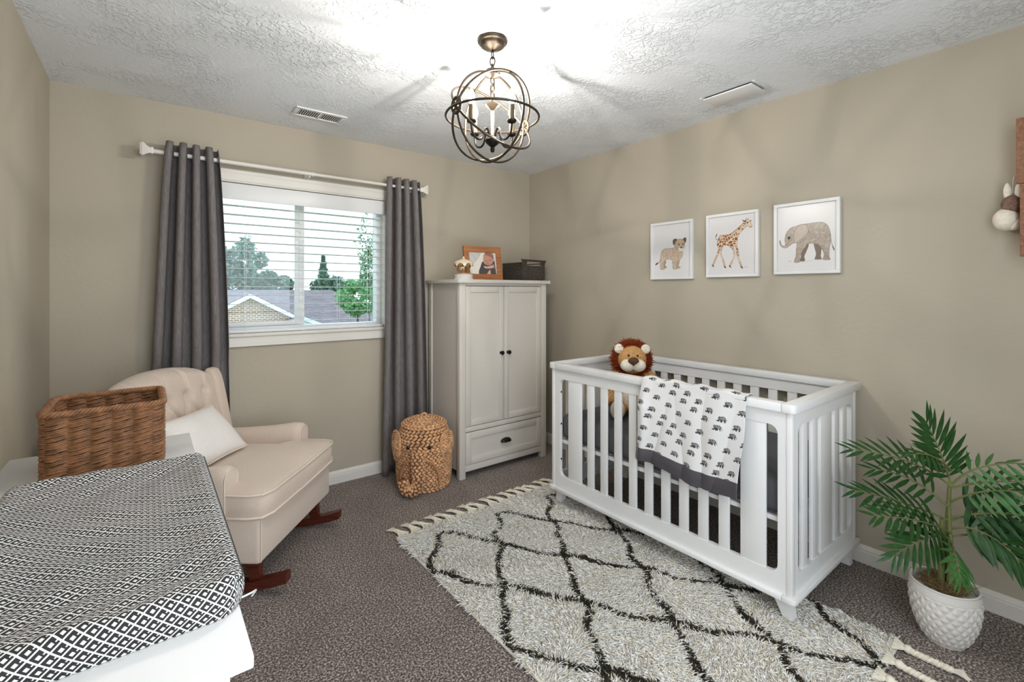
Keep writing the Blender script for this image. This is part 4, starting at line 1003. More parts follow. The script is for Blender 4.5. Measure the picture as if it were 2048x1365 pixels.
# ================================================================== DRESSER
DX0, DX1, DY0, DY1, DZ = -3.178, -2.69, -2.556, -1.14, .80
dsr = thing('dresser', 'white dresser along the left wall holding the changing pad', 'dresser', ((DX0 + DX1) / 2, (DY0 + DY1) / 2, 0))
ax, ay = (DX1 - DX0) / 2, (DY1 - DY0) / 2
obj('top_panel', MB().rbox(-ax, ax, -ay, ay, DZ - .02, DZ, .0025), WHITE, dsr)
for s in (-1, 1): obj('end_panel', MB().rbox(-ax + .004, ax - .03, *(sorted((s * (ay - .012), s * (ay - .034)))), 0, DZ - .02, .002), WHITE, dsr)
obj('back_panel', MB().box(-ax + .004, -ax + .010, -ay + .034, ay - .034, .06, DZ - .02), WHITE, dsr, smooth=0)
obj('plinth', MB().box(ax - .07, ax - .055, -ay + .034, ay - .034, 0, .075), WHITE, dsr, smooth=0)
kn = MB().lathe([(.009, 0), (.006, .006), (.006, .012), (.015, .017), (.016, .022), (.010, .027)], 18).xf(Matrix.Rotation(PI / 2, 4, 'Y')).mesh('knob')
for j in range(3):
    for s in (-1, 1):
        y0, y1 = (-ay + .037, -.002) if s < 0 else (.002, ay - .037); z0 = .08 + j * .2335
        d = obj('drawer', MB().rbox(ax - .048, ax - .03, y0, y1, z0, z0 + .229, .003).box(-ax + .03, ax - .048, y0 + .02, y1 - .02, z0 + .02, z0 + .18), WHITE, dsr)
        for q in (.25, .75): obj('knob', kn, WHITE, d, (ax - .03, y0 + (y1 - y0) * q, z0 + .115))

# ---- changing pad
def changing_pad():
    W_, L_, Hs = .41, .80, .062; px0, py0 = -2.892, -2.037
    r = .022; A = W_ / 2 + Hs - r * (2 - PI / 2); Bl = L_ / 2 + Hs - r * (2 - PI / 2)
    na, nb = 110, 200; a = np.linspace(-A, A, na); b = np.linspace(-Bl, Bl, nb)
    def fold(t, half):
        s = np.sign(t); q = np.abs(t); f = half - r; x = np.where(q < f, q, 0); d = np.zeros_like(q)
        arc = (q >= f) & (q < f + r * PI / 2); th = (q - f) / r
        x = np.where(arc, f + r * np.sin(th), x); d = np.where(arc, r * (1 - np.cos(th)), d)
        dn = q >= f + r * PI / 2; x = np.where(dn, f + r, x); d = np.where(dn, r + q - f - r * PI / 2, d)
        return s * x, d
    xa, da = fold(a, W_ / 2); yb, dbb = fold(b, L_ / 2)
    X, Y = np.meshgrid(xa, yb, indexing='ij'); D = np.maximum(*np.meshgrid(da, dbb, indexing='ij'))
    u, v = X / (W_ / 2), Y / (L_ / 2)
    rim = np.maximum(np.abs(u) ** 2.6, np.clip((np.abs(v) - .62) / .38, 0, 1) ** 1.6 * .95)
    top = .040 + .026 * rim
    wr = .0022 * np.sin(X * 60 + 9 * np.sin(Y * 9)) * (1 - np.clip(D / .01, 0, 1)) + .0016 * np.sin(Y * 75 + X * 22) * (1 - np.clip(D / .01, 0, 1))
    z = np.where(D > 0, np.maximum(top * 1.0 - D * (top / Hs), .0), top) + wr
    # round the plan corners and bulge the sides
    rc_ = .045; qx = np.clip(np.abs(X) - (W_ / 2 - rc_), 0, None); qy = np.clip(np.abs(Y) - (L_ / 2 - rc_), 0, None); hyp = np.hypot(qx, qy)
    f = np.where(hyp > rc_, rc_ / np.maximum(hyp, 1e-6), 1.)
    X = np.sign(X) * (np.minimum(np.abs(X), W_ / 2 - rc_) + qx * f); Y = np.sign(Y) * (np.minimum(np.abs(Y), L_ / 2 - rc_) + qy * f)
    bul = .006 * np.sin(np.clip(D / Hs, 0, 1) * PI); X = X * (1 + bul / .2); Y = Y * (1 + bul / .4)
    V = np.stack([X, Y, z], -1).reshape(-1, 3); UV = np.stack(np.meshgrid(a, b, indexing='ij'), -1).reshape(-1, 2)
    root = thing('changing_pad', 'changing pad in a black and white diamond cover on the dresser', 'changing pad', (px0, py0, DZ + .0008))
    me = npmesh('pad_cover', V, grid_faces(na, nb), uv=UV); obj('pad_cover', me, diamond_mat(), root)
    # seam along the long side
    j = np.argmin(np.abs(da[na // 2:] - .016)) + na // 2
    Vg = V.reshape(na, nb, 3)
    obj('seam', MB().tube([Vg[j, k] for k in range(12, nb - 12, 2)], .0018, 5), mat('seam_thread', srgb(60, 58, 58), .8), root)
    obj('pad_underside', MB().prism(rrect(-W_ / 2 + .004, W_ / 2 - .004, -L_ / 2 + .004, L_ / 2 - .004, .042, 4), 0, .004, 'z'), mat('vinyl', srgb(220, 220, 218), .5), root)
    obj('safety_strap', MB().tube(smooth_path([(W_ / 2 - .03, -.365, .002), (W_ / 2 + .012, -.37, .010), (W_ / 2 + .030, -.33, -.010), (W_ / 2 + .026, -.31, -.03)], 5), .0016, 6), WHITE, root)
changing_pad()

# ---- wicker basket
def wicker_basket():
    hx_, hy_, hgt = .138, .142, .196; root = thing('wicker_basket', 'brown rectangular wicker basket behind the changing pad', 'basket', (-2.920, -1.363, DZ + .001))
    corner = .03
    def path(off, ds=.004):
        R = rrect(-hx_ - off, hx_ + off, -hy_ - off, hy_ + off, corner + off, 5); P = [np.array(p) for p in R]; P.append(P[0]); o = []
        cum = [0]
        for i in range(1, len(P)): cum.append(cum[-1] + np.linalg.norm(P[i] - P[i - 1]))
        s = np.linspace(0, cum[-1], int(cum[-1] / ds) + 1)[:-1]
        X = np.interp(s, cum, [p[0] for p in P]); Y = np.interp(s, cum, [p[1] for p in P])
        tx = np.roll(X, -1) - np.roll(X, 1); ty = np.roll(Y, -1) - np.roll(Y, 1); ln = np.hypot(tx, ty)
        return s, cum[-1], X, Y, ty / ln, -tx / ln
    s, Lp, X, Y, nx_, ny_ = path(0)
    ns = 22; sp = Lp / ns
    stake = MB().tube([(0, 0, .002), (0, 0, hgt - .004)], .0032, 6).mesh('stake')
    for k in range(ns):
        i = int(k * len(s) / ns) % len(s); obj('stake', stake, WICKER, root, (X[i], Y[i], 0))
    rows = 16; dz = (hgt - .012) / rows; allm = MB()
    for r_ in range(rows):
        for q in (0, 1):
            ph = PI * q + (r_ % 2) * PI / 2 * 0
            w_ = np.cos(PI * s / sp * 1.0 * (ns / ns) + ph + r_ * .0)
            zz = .006 + r_ * dz + dz * .5 + np.sin(PI * s / sp + ph) * dz * .26 + rng.normal(0, .0006, len(s)) + .0012 * np.sin(s * 40 + r_ * 2.1)
            o_ = .0058 * w_
            allm.tube(list(zip(X + nx_ * o_, Y + ny_ * o_, zz)), .0037, 5, True, flat=1.0)
            zz2 = zz + .0055 * (.5 - q)
            allm.tube(list(zip(X + nx_ * o_ * .92, Y + ny_ * o_ * .92, zz + .0052)), .0030, 5, True)
    stuff(obj('weave', allm, WICKER, root, smooth=80))
    s, Lp, X, Y, nx_, ny_ = path(.001)
    m = MB(); turns = 26
    for q in range(4):
        ph = 2 * PI * q / 4 + 2 * PI * turns * s / Lp; m.tube(list(zip(X + nx_ * .0075 * np.cos(ph), Y + ny_ * .0075 * np.cos(ph), hgt + .002 + .0065 * np.sin(ph))), .0048, 6, True)
    obj('braided_rim', m, WICKER, root, smooth=80)
    obj('basket_floor', MB().box(-hx_ + .004, hx_ - .004, -hy_ + .004, hy_ - .004, .002, .008), WICKER, root, smooth=0)
wicker_basket()

# ================================================================== PALM
PX, PY = -.375, -2.955
pt = thing('potted_palm', 'green artificial palm in a white diamond-textured pot beside the crib', 'potted plant', (PX, PY, 0))
nth, nz_ = 240, 72; t = np.linspace(0, 1, nz_); th_ = np.arange(nth) * 2 * PI / nth
def potr(z): return .76 * np.interp(z, [0, .01, .05, .10, .16, .205, .225, .245], [.080, .086, .108, .127, .138, .138, .136, .133])
TH, TZ = np.meshgrid(th_, np.linspace(0, .245, nz_), indexing='ij')
aa = TH * 20 / (2 * PI) + TZ / .046; bb_ = TH * 20 / (2 * PI) - TZ / .046
fa = np.abs(aa - np.floor(aa) - .5); fb_ = np.abs(bb_ - np.floor(bb_) - .5)
pyr = .0058 * (1 - 2 * np.maximum(fa, fb_)) * np.clip((TZ - .008) / .01, 0, 1) * np.clip((.212 - TZ) / .006, 0, 1)
Rr = potr(TZ) + pyr + np.where(TZ > .213, .003, 0)
V = np.stack([Rr * np.cos(TH), Rr * np.sin(TH), TZ * .88 + .002], -1).reshape(-1, 3)
me = npmesh('pot', V, grid_faces(nth, nz_, True)); me.set_sharp_from_angle(angle=math.radians(24))
po = obj('pot', me, CERAM, pt)
obj('pot_rim', MB().lathe([(.1025, .215), (.104, .220), (.102, .224), (.097, .222), (.094, .21), (.093, .17)], 64, caps=False), CERAM, pt)
obj('pot_base', MB().lathe([(.001, .001), (.061, .001), (.061, .004)], 48, caps=False), CERAM, pt)
obj('foam_plug', MB().lathe([(.093, .180), (.090, .196), (.06, .202), (.002, .204)], 40, caps=False), mat('white_fill', srgb(214, 214, 210), .8), pt)
n = 1500; rr = .066 * np.sqrt(rng.random(n)); an = rng.uniform(0, 2 * PI, n)
B = np.stack([.012 + rr * np.cos(an), rr * np.sin(an), .200 + .018 * (1 - rr / .066) + rng.uniform(0, .01, n)], 1)
D = np.stack([rng.normal(0, 1, n), rng.normal(0, 1, n), rng.normal(.15, .3, n)], 1); D /= np.linalg.norm(D, axis=1, keepdims=True)
V, F, _ = strands(B, D, rng.uniform(.02, .045, n), .0011, rng.normal(0, .5, (n, 3)), 3)
stuff(obj('moss', npmesh('moss', V, F), MOSS, pt)); obj('moss_mound', MB().ball((.01, 0, .198), (.064, .06, .020), 20, 10), MOSS, pt)
for k, (x, y, lx, ly, zt) in enumerate(((-.012, .008, -.012, .006, .47), (.010, .010, .020, -.012, .605), (.012, -.012, .010, -.012, .52), (-.004, -.016, -.004, -.018, .42))):
    obj('trunk', MB().tube(smooth_path([(x, y, .196), ((x + lx) / 2, (y + ly) / 2, .34), (lx, ly, zt)], 6), [.011, .0108, .0105, .010, .0098, .0095, .009, .0088, .0085, .008, .007, .0065, .006], 8), STEM, pt)
lf = MB(); st = [(0, .10), (.12, .55), (.35, 1.0), (.62, .85), (.85, .42), (1.0, .02)]; V = []; F = []
for x, q in st: V += [(x, -.084 * q, .016 * q - .05 * x * x), (x, 0, -.05 * x * x - .006 * q), (x, .084 * q, .016 * q - .05 * x * x)]
for i in range(len(st) - 1):
    for k in (0, 1): F.append((i * 3 + k, (i + 1) * 3 + k, (i + 1) * 3 + k + 1, i * 3 + k + 1))
lfA = lf.add(V, F).mesh('leaflet', 0); lfA.shade_smooth(); lfB = lfA.copy(); lfA.materials.append(LEAF); lfB.materials.append(LEAF2)
CR = Vector((.7897, -.6135, 0)); CF = Vector((.6135, .7897, 0)); CU = Vector((0, 0, 1))
def frond(base, ctrl, tip, face, nl, lmax, pale=False, droop=.25, t0=.17):
    """points as (right, depth, height) in metres about the pot axis; face = direction the blade looks"""
    cv_ = lambda p: CR * p[0] + CF * p[1] + CU * p[2]
    b_, c_, t_ = cv_(base), cv_(ctrl), cv_(tip); pts = [b_ * (1 - u) ** 2 + c_ * 2 * u * (1 - u) + t_ * u * u for u in np.linspace(0, 1, 19)]
    fo = obj('frond', MB().tube(pts, [.0046 * (1 - .75 * i / 18) for i in range(19)], 6), STEM, pt)
    fdir = cv_(face).normalized()
    for k in range(nl):
        u = t0 + (1 - t0) * (k // 2 + .5 + .15 * (k % 2)) / ((nl + 1) // 2); u = min(u, .995); s = 1 if k % 2 else -1
        p = b_ * (1 - u) ** 2 + c_ * 2 * u * (1 - u) + t_ * u * u; tg = ((c_ - b_) * (1 - u) + (t_ - c_) * u).normalized()
        nrm = (fdir - tg * fdir.dot(tg)).normalized(); sd = tg.cross(nrm) * s
        w_ = (u - t0) / (1 - t0); ang_ = math.radians(68 - 46 * w_ + random.uniform(-5, 5))
        d = (tg * math.cos(ang_) + sd * math.sin(ang_) + Vector((0, 0, -droop * random.uniform(.6, 1.2))) + nrm * .12).normalized()
        ln = lmax * (.62 + .9 * w_ - 1.05 * w_ * w_) * random.uniform(.9, 1.08)
        zax = (nrm - d * nrm.dot(d)).normalized(); yax = zax.cross(d)
        M4 = Matrix((( d.x * ln, yax.x * ln, zax.x * ln, p.x), (d.y * ln, yax.y * ln, zax.y * ln, p.y), (d.z * ln, yax.z * ln, zax.z * ln, p.z), (0, 0, 0, 1)))
        o = bpy.data.objects.new('leaflet', lfB if pale else lfA); COL.objects.link(o); o.parent = fo; o.matrix_basis = M4
S = 1.83 / 936 / 2.576      # crop pixels to metres at the plant's depth
def P8(x, y, dz=0.): return ((x - 560) * S * (1 + dz / 1.83), dz, 1.3556 - (800 + y / 2.576 - 581.7) / 936 * (1.83 + dz))
FR = [((600, 440, 0), (575, 330, .0), (490, 105, .02), (0, -1, .35), 22, .150, 0, .05),
      ((595, 440, .02), (480, 280, .06), (185, 250, .10), (0, -.6, .8), 20, .125, 0, .1),
      ((560, 360, -.02), (440, 250, -.05), (285, 280, -.08), (0, -.5, .9), 16, .095, 0, .45),
      ((590, 560, .03), (480, 370, .06), (300, 350, .10), (0, -.7, .7), 16, .110, 0, .2),
      ((612, 440, .01), (650, 270, -.06), (935, 345, -.16), (0, -.5, .9), 20, .110, 1, .6),
      ((630, 450, -.01), (760, 380, -.08), (950, 450, -.18), (0, -.5, .85), 18, .120, 0, .5),
      ((600, 520, -.03), (650, 420, -.10), (850, 490, -.16), (0, -.6, .8), 18, .125, 1, .6),
      ((585, 620, .0), (420, 520, .03), (150, 455, .06), (0, -.6, .8), 20, .120, 0, .25),
      ((575, 680, -.02), (400, 600, -.05), (90, 590, -.08), (0, -.7, .75), 22, .130, 0, .12),
      ((570, 720, -.02), (430, 640, -.08), (135, 800, -.12), (0, -.85, .5), 22, .135, 0, .35),
      ((560, 740, -.03), (450, 720, -.12), (430, 925, -.16), (0, -.9, .4), 18, .100, 1, .2),
      ((590, 660, -.02), (640, 600, -.10), (790, 915, -.18), (0, -.9, .45), 22, .150, 0, .15),
      ((595, 620, .0), (760, 500, -.04), (960, 720, -.12), (0, -.8, .6), 22, .150, 0, .25),
      ((590, 700, .0), (740, 640, -.06), (955, 860, -.16), (0, -.8, .55), 20, .140, 0, .3),
      ((600, 600, -.01), (740, 540, -.10), (985, 640, -.20), (0, -.6, .75), 20, .130, 0, .35)]
for b0, c0, t0_, fc, nl, lm, pale, dr_ in FR: frond(P8(586, b0[1], -.006), P8(*c0), P8(*t0_), fc, nl, lm * 1.14, pale, dr_)

# ================================================================== WALL PRINTS
def wall_print(label, yc, zc, painter, w_=.322, h_=.392):
    root = thing('framed_print', label, 'picture', (-.0005, yc, zc), -PI / 2, 'animal prints on the wall')
    # local: X to the right seen from the room, -Y out of the wall
    b_ = .0175
    for a in ((-w_ / 2, -h_ / 2, w_ / 2, -h_ / 2 + b_), (-w_ / 2, h_ / 2 - b_, w_ / 2, h_ / 2), (-w_ / 2, -h_ / 2 + b_, -w_ / 2 + b_, h_ / 2 - b_), (w_ / 2 - b_, -h_ / 2 + b_, w_ / 2, h_ / 2 - b_)):
        obj('frame_rail', MB().rbox(a[0], a[2], -.024, 0, a[1], a[3], .0015, 1), WHITE, root)
    cv = Canvas(w_ - 2 * b_ + .002, h_ - 2 * b_ + .002, 190, srgb(226, 222, 220)); painter(cv)
    me = cv.mesh('print'); me.transform(Matrix.Translation((0, -.012, 0))); obj('print', me, PRINT, root)
    obj('backing', MB().box(-w_ / 2 + .01, w_ / 2 - .01, -.006, -.002, -h_ / 2 + .01, h_ / 2 - .01), WHITE, root, smooth=0)
def norm(x0, x1, t0, t1, b0, b1, asp):
    def f(p):
        u = (p[0] - x0) / (x1 - x0); t = t0 + (t1 - t0) * u; b = b0 + (b1 - b0) * u; return (u, (p[1] - t) / (b - t) * asp)
    return lambda pts: [f(p) for p in pts]
def shade(cv, al, col, sc_=30, th=.0, amt=.5, sx=1., sy=1.):
    n_ = np.sin(cv.u * sc_ * 2.1 * sx + 3 * np.sin(cv.v * sc_ * 1.3)) * np.sin(cv.v * sc_ * 1.7 * sy + 2 * np.sin(cv.u * sc_)) + rng.normal(0, .5, cv.u.shape)
    cv.blend(al * np.clip(n_ - th, 0, 1) * amt, col)
def p_elephant(cv):
    N = norm(1310, 1815, 170, 110, 737, 722, cv.h / cv.w); ol = srgb(92, 82, 74)
    far = N([(1540, 480), (1585, 490), (1565, 560), (1548, 600), (1552, 640), (1514, 640), (1522, 600), (1525, 540)]); a = cv.fill(far, srgb(120, 106, 94), 1, ol)
    far = N([(1630, 480), (1690, 480), (1688, 560), (1684, 600), (1690, 626), (1638, 626), (1648, 580)]); cv.fill(far, srgb(126, 112, 100), 1, ol)
    body = N([(1328, 466), (1338, 462), (1346, 494), (1366, 510), (1384, 498), (1378, 468), (1381, 430), (1396, 388), (1430, 350), (1480, 332), (1530, 318), (1580, 312), (1640, 304), (1692, 302), (1730, 318), (1754, 360), (1764, 420), (1762, 480), (1754, 540), (1752, 600), (1759, 630), (1704, 631), (1712, 592), (1700, 545), (1668, 500), (1640, 490), (1580, 490), (1556, 520), (1530, 560), (1512, 610), (1512, 650), (1462, 652), (1476, 600), (1480, 540), (1484, 486), (1452, 486), (1420, 508), (1390, 527), (1358, 522), (1336, 498)])
    a = cv.fill(body, srgb(176, 162, 148), 1, ol); shade(cv, a, srgb(124, 108, 94), 26, .1, .6); shade(cv, a, srgb(206, 192, 176), 17, .3, .7)
    low = np.clip((cv.v - .62) * 3, 0, 1); cv.blend(a * low * .35, srgb(110, 96, 84))
    ear = N([(1468, 380), (1500, 332), (1556, 322), (1582, 366), (1562, 418), (1512, 458), (1474, 482), (1458, 440)]); e = cv.fill(ear, srgb(196, 182, 168), 1, ol, .004); shade(cv, e, srgb(140, 122, 108), 40, .3, .5)
    cv.fill(N([(1404, 432), (1420, 424), (1430, 438), (1418, 450), (1406, 446)]), srgb(52, 50, 50))
    cv.stroke(N([(1762, 400), (1768, 470), (1788, 535)]), .008, srgb(96, 84, 76)); cv.stroke(N([(1780, 515), (1792, 546)]), .016, srgb(60, 52, 48))
    for x in (1415, 1424, 1432): cv.stroke(N([(x, 650), (x + 3, 640)]), .004, srgb(90, 86, 84), sm=False)
    cv.stroke(N([(1470, 652), (1560, 646), (1650, 630), (1755, 634)]), .010, srgb(180, 174, 168), .6)
def p_giraffe(cv):
    N = norm(680, 1085, 262, 205, 766, 749, cv.h / cv.w); ol = srgb(120, 92, 70); cream = srgb(226, 204, 176)
    als = []
    def leg(pts, w0):
        cv.stroke(N(pts), w0 + .006, ol); cv.stroke(N(pts), w0, cream); cv.stroke(N([pts[-2], pts[-1]])[-2:], w0 * .8, srgb(206, 170, 134)); p = pts[-1]; cv.stroke(N([(p[0] - 4, p[1] - 2), (p[0] + 7, p[1] + 10)]), .022, srgb(60, 50, 46))
    leg([(800, 500), (785, 570), (806, 630), (822, 690)], .030); leg([(885, 505), (908, 580), (886, 640), (866, 684)], .030)
    leg([(775, 470), (768, 550), (745, 610), (714, 680)], .036); leg([(915, 480), (934, 590), (952, 650), (966, 690)], .036)
    body = N([(988, 290), (966, 318), (900, 378), (858, 404), (792, 412), (764, 438), (752, 500), (775, 520), (800, 508), (845, 500), (885, 528), (915, 500), (940, 545), (942, 590), (926, 560), (930, 470), (936, 420), (962, 380), (1002, 334), (1020, 326), (1034, 342), (1052, 330), (1044, 306), (1022, 270), (998, 274)])
    a = cv.fill(body, cream, 1, ol)
    for pts, w0 in (([(775, 470), (768, 550), (750, 600)], .036), ([(915, 480), (934, 590)], .036), ([(800, 500), (785, 570)], .03), ([(885, 505), (905, 575)], .03)): a = np.maximum(a, np.clip(.5 + (w0 / 2 - cv.dist(N(pts))) / cv.px, 0, 1) * .8)
    q = rng.random((420, 2)) * np.array([1, cv.h / cv.w]); d1 = np.full(cv.u.shape, 9.); d2 = d1.copy(); yv = cv.v * cv.h / cv.w
    for x, y in q:
        d = np.hypot(cv.u - x, yv - y); m_ = d < d1; d2 = np.where(m_, d1, np.minimum(d2, d)); d1 = np.where(m_, d, d1)
    spot = np.clip((d2 - d1 - .009) / .008, 0, 1); face = np.clip((cv.u - .80) / .03, 0, 1) * (cv.v < .35)
    cv.blend(a * spot * (1 - face), srgb(146, 84, 48))
    for e in ([(994, 282), (966, 272), (984, 292)], [(1030, 284), (1052, 272), (1036, 292)]): cv.fill(N(e), srgb(70, 60, 54), sm=False)
    for e in ([(1004, 274), (1004, 260)], [(1018, 270), (1020, 258)]): cv.stroke(N(e), .010, srgb(110, 80, 60), sm=False)
    cv.fill(N([(1008, 296), (1018, 290), (1022, 300), (1012, 304)]), srgb(36, 30, 28)); cv.stroke(N([(1034, 340), (1050, 330)]), .012, srgb(110, 82, 66))
    cv.stroke(N([(985, 296), (960, 324), (898, 382), (862, 406)]), .010, srgb(104, 64, 40))
    cv.stroke(N([(772, 440), (748, 452), (740, 430), (748, 408)]), .008, srgb(70, 58, 50)); cv.stroke(N([(743, 425), (750, 404)]), .018, srgb(50, 42, 40))
    for x in (990, 1000, 1006): cv.stroke(N([(x, 694), (x + 4, 686)]), .004, srgb(96, 90, 86), sm=False)
def p_cub(cv):
    N = norm(168, 500, 335, 293, 790, 779, cv.h / cv.w); ol = srgb(104, 86, 70); tan = srgb(206, 182, 156)
    cv.stroke(N([(245, 600), (228, 650), (198, 672)]), .030, srgb(190, 164, 138)); cv.stroke(N([(206, 664), (193, 676)]), .034, srgb(60, 52, 46))
    cv.fill(N([(262, 620), (286, 650), (276, 680), (292, 700), (262, 706), (254, 660)]), srgb(176, 150, 124), 1, ol)
    cv.fill(N([(372, 620), (402, 640), (396, 686), (410, 702), (378, 706), (376, 660)]), srgb(186, 160, 134), 1, ol)
    b = N([(238, 600), (248, 556), (280, 534), (345, 530), (372, 516), (420, 540), (430, 580), (416, 620), (386, 650), (380, 690), (392, 708), (350, 714), (344, 664), (334, 632), (288, 630), (268, 660), (268, 700), (272, 714), (236, 716), (234, 660)])
    a = cv.fill(b, tan, 1, ol, .009); shade(cv, a, srgb(150, 120, 94), 34, .0, .6); shade(cv, a, srgb(232, 214, 192), 21, .3, .6); cv.blend(a * np.clip((cv.v - .72) * 3, 0, 1) * .3, srgb(120, 98, 80))
    for e, i_ in (([(352, 500), (346, 462), (366, 446), (388, 458), (384, 490)], 0), ([(428, 462), (440, 440), (458, 438), (458, 466), (446, 486)], 0)): cv.fill(N(e), srgb(96, 80, 68), 1, ol)
    h = N([(364, 486), (384, 456), (412, 448), (438, 458), (448, 490), (442, 524), (428, 550), (404, 554), (378, 540), (362, 514)]); a = cv.fill(h, srgb(200, 172, 142), 1, ol); shade(cv, a, srgb(140, 110, 84), 60, .3, .6)
    cv.fill(N([(392, 534), (414, 520), (436, 528), (428, 552), (404, 556)]), srgb(232, 222, 208)); cv.fill(N([(408, 520), (428, 518), (420, 532)]), srgb(70, 50, 44))
    for e in ((398, 496), (432, 492)): cv.fill(N([(e[0] - 8, e[1] + 3), (e[0], e[1] - 6), (e[0] + 8, e[1] + 2), (e[0], e[1] + 6)]), srgb(44, 36, 32))
    for x in (412, 418): cv.stroke(N([(x, 700), (x + 3, 694)]), .004, srgb(96, 90, 86), sm=False)
wall_print('white framed lion cub print, leftmost of the three animal prints', -1.5155, 1.629, p_cub)
wall_print('white framed giraffe print, middle of the three animal prints', -1.931, 1.635, p_giraffe)
wall_print('white framed baby elephant print, nearest to the palm', -2.338, 1.643, p_elephant)

# ---- wooden board piece on the right wall at the picture's edge, with a plush toy
ws = thing('wooden_wall_shelf', 'reddish brown wooden plank wall shelf at the right picture edge', 'shelf', (-.001, -3.30, 1.49))
obj('plank', MB().rbox(-.115, -.095, -.19, .178, .288, .545, .003), BOARD, ws)
obj('plank', MB().rbox(-.112, -.094, -.19, .168, 0, .286, .003), BOARD, ws)
for y in (-.18, .135): obj('batten', MB().rbox(-.095, 0, y, y + .02, .02, .52, .002), BOARD, ws)
ps = thing('plush_toy', 'small white and brown plush toy hanging behind the wooden wall shelf', 'plush toy', (-.052, -3.095, 1.60))
obj('body', MB().ball((0, .006, .046), (.044, .040, .046), 18, 14).ball((.004, -.012, .030), (.034, .03, .03), 14, 10), PLUSHW, ps)
obj('head', MB().ball((0, -.010, .104), (.036, .032, .040), 16, 12), mat('brown_plush', srgb(126, 98, 84), .95, var=.3, vscale=90, bump=.7, bscale=150, bdist=.004), ps)
obj('ear', MB().ball((-.006, .002, .158), (.010, .012, .036), 12, 10), PLUSHW, ps)
obj('ear', MB().ball((-.006, -.030, .155), (.010, .012, .034), 12, 10), PLUSHW, ps)
obj('hanging_ribbon', MB().tube([(0, -.012, .15), (.02, -.012, .20), (.05, -.012, .225)], .002, 6), WHITE, ps)

# ================================================================== OUTSIDE
GZ = -3.2
GRASS = mat('lawn', srgb(84, 120, 66), .95, var=.3, vscale=3)
tag(obj('lawn', MB().box(-40, 90, .8, 110, GZ - .3, GZ), GRASS, smooth=0), 'green lawn outside around the neighbouring house', 'grass')['kind'] = 'stuff'
SHING = brick_mat('roof_shingle', srgb(142, 132, 134), srgb(116, 108, 112), srgb(92, 86, 90), 1., .32, .14, .012)
BRICK = brick_mat('tan_brick', srgb(170, 124, 82), srgb(144, 100, 66), srgb(228, 220, 206), 1., .26, .10, .016)
OWHITE = mat('outside_trim', srgb(236, 238, 240), .6)
hs = thing('neighbour_house', 'neighbouring house with grey shingle roof and tan brick gable outside', 'house', (0, 24, GZ))
def quad_uv(name, pts, m, parent, th_=.05):
    P = [Vector(p) for p in pts]; ux = (P[1] - P[0]).normalized(); nrm = (P[1] - P[0]).cross(P[-1] - P[0]).normalized(); vy = nrm.cross(ux)
    me = bpy.data.meshes.new(name); n = len(P); V = [p for p in P] + [p - nrm * th_ for p in P]
    F = [tuple(range(n)), tuple(range(2 * n - 1, n - 1, -1))] + [(i, n + i, n + (i + 1) % n, (i + 1) % n) for i in range(n)]
    me.from_pydata([v[:] for v in V], [], F); uvl = me.uv_layers.new(name='UVMap')
    for l in me.loops: p = V[l.vertex_index] - P[0]; uvl.data[l.index].uv = (p.dot(ux), p.dot(vy))
    return obj(name, me, m, parent)
g = -GZ
RGX0, RGX1, EY, RYY = -9., 7.0, .4, 5.2      # ridge ends, eave y, ridge y (local, house at y=24)
RZ_, EZ = 1.40 + g, -.75 + g
quad_uv('roof_slope', [(RGX0, EY, EZ), (10.6, EY, EZ), (RGX1, RYY, RZ_), (RGX0, RYY, RZ_)], SHING, hs)
quad_uv('roof_slope', [(10.6, EY, EZ), (10.6, 10, EZ), (RGX1, RYY, RZ_)], SHING, hs)
quad_uv('roof_slope', [(10.6, 10, EZ), (RGX0, 10, EZ), (RGX0, RYY, RZ_), (RGX1, RYY, RZ_)], SHING, hs)
quad_uv('wall', [(RGX0, EY + .5, 0), (10.1, EY + .5, 0), (10.1, EY + .5, EZ), (RGX0, EY + .5, EZ)], BRICK, hs, .2)
quad_uv('wall', [(10.1, EY + .5, 0), (10.1, 9.6, 0), (10.1, 9.6, EZ), (10.1, EY + .5, EZ)], BRICK, hs, .2)
gp, gw, gd = (1.28, 1.20 + g), 2.9, 1.60
quad_uv('gable_wall', [(gp[0] - gw + .25, 0, 0), (gp[0] + gw - .25, 0, 0), (gp[0] + gw - .25, 0, gp[1] - gd + .0), (gp[0], 0, gp[1] - .08), (gp[0] - gw + .25, 0, gp[1] - gd + .0)], BRICK, hs, .2)
for s in (-1, 1):
    a, b = (gp[0], -.35, gp[1] + .04), (gp[0] + s * gw, -.35, gp[1] - gd + .04); a2, b2 = (gp[0], 4.6, gp[1] + .04), (gp[0] + s * gw, 1.2, gp[1] - gd + .04)
    quad_uv('gable_roof', [b, b2, a2, a] if s > 0 else [a, a2, b2, b], SHING, hs)
    obj('rake_trim', MB().add([(a[0], -.40, a[2] - .04), (b[0], -.40, b[2] - .04), (b[0], -.40, b[2] - .26), (a[0], -.40, a[2] - .26), (a[0], -.02, a[2] - .04), (b[0], -.02, b[2] - .04), (b[0], -.02, b[2] - .26), (a[0], -.02, a[2] - .26)], [(0, 1, 2, 3), (7, 6, 5, 4), (0, 4, 5, 1), (1, 5, 6, 2), (2, 6, 7, 3), (3, 7, 4, 0)]), OWHITE, hs, smooth=0)
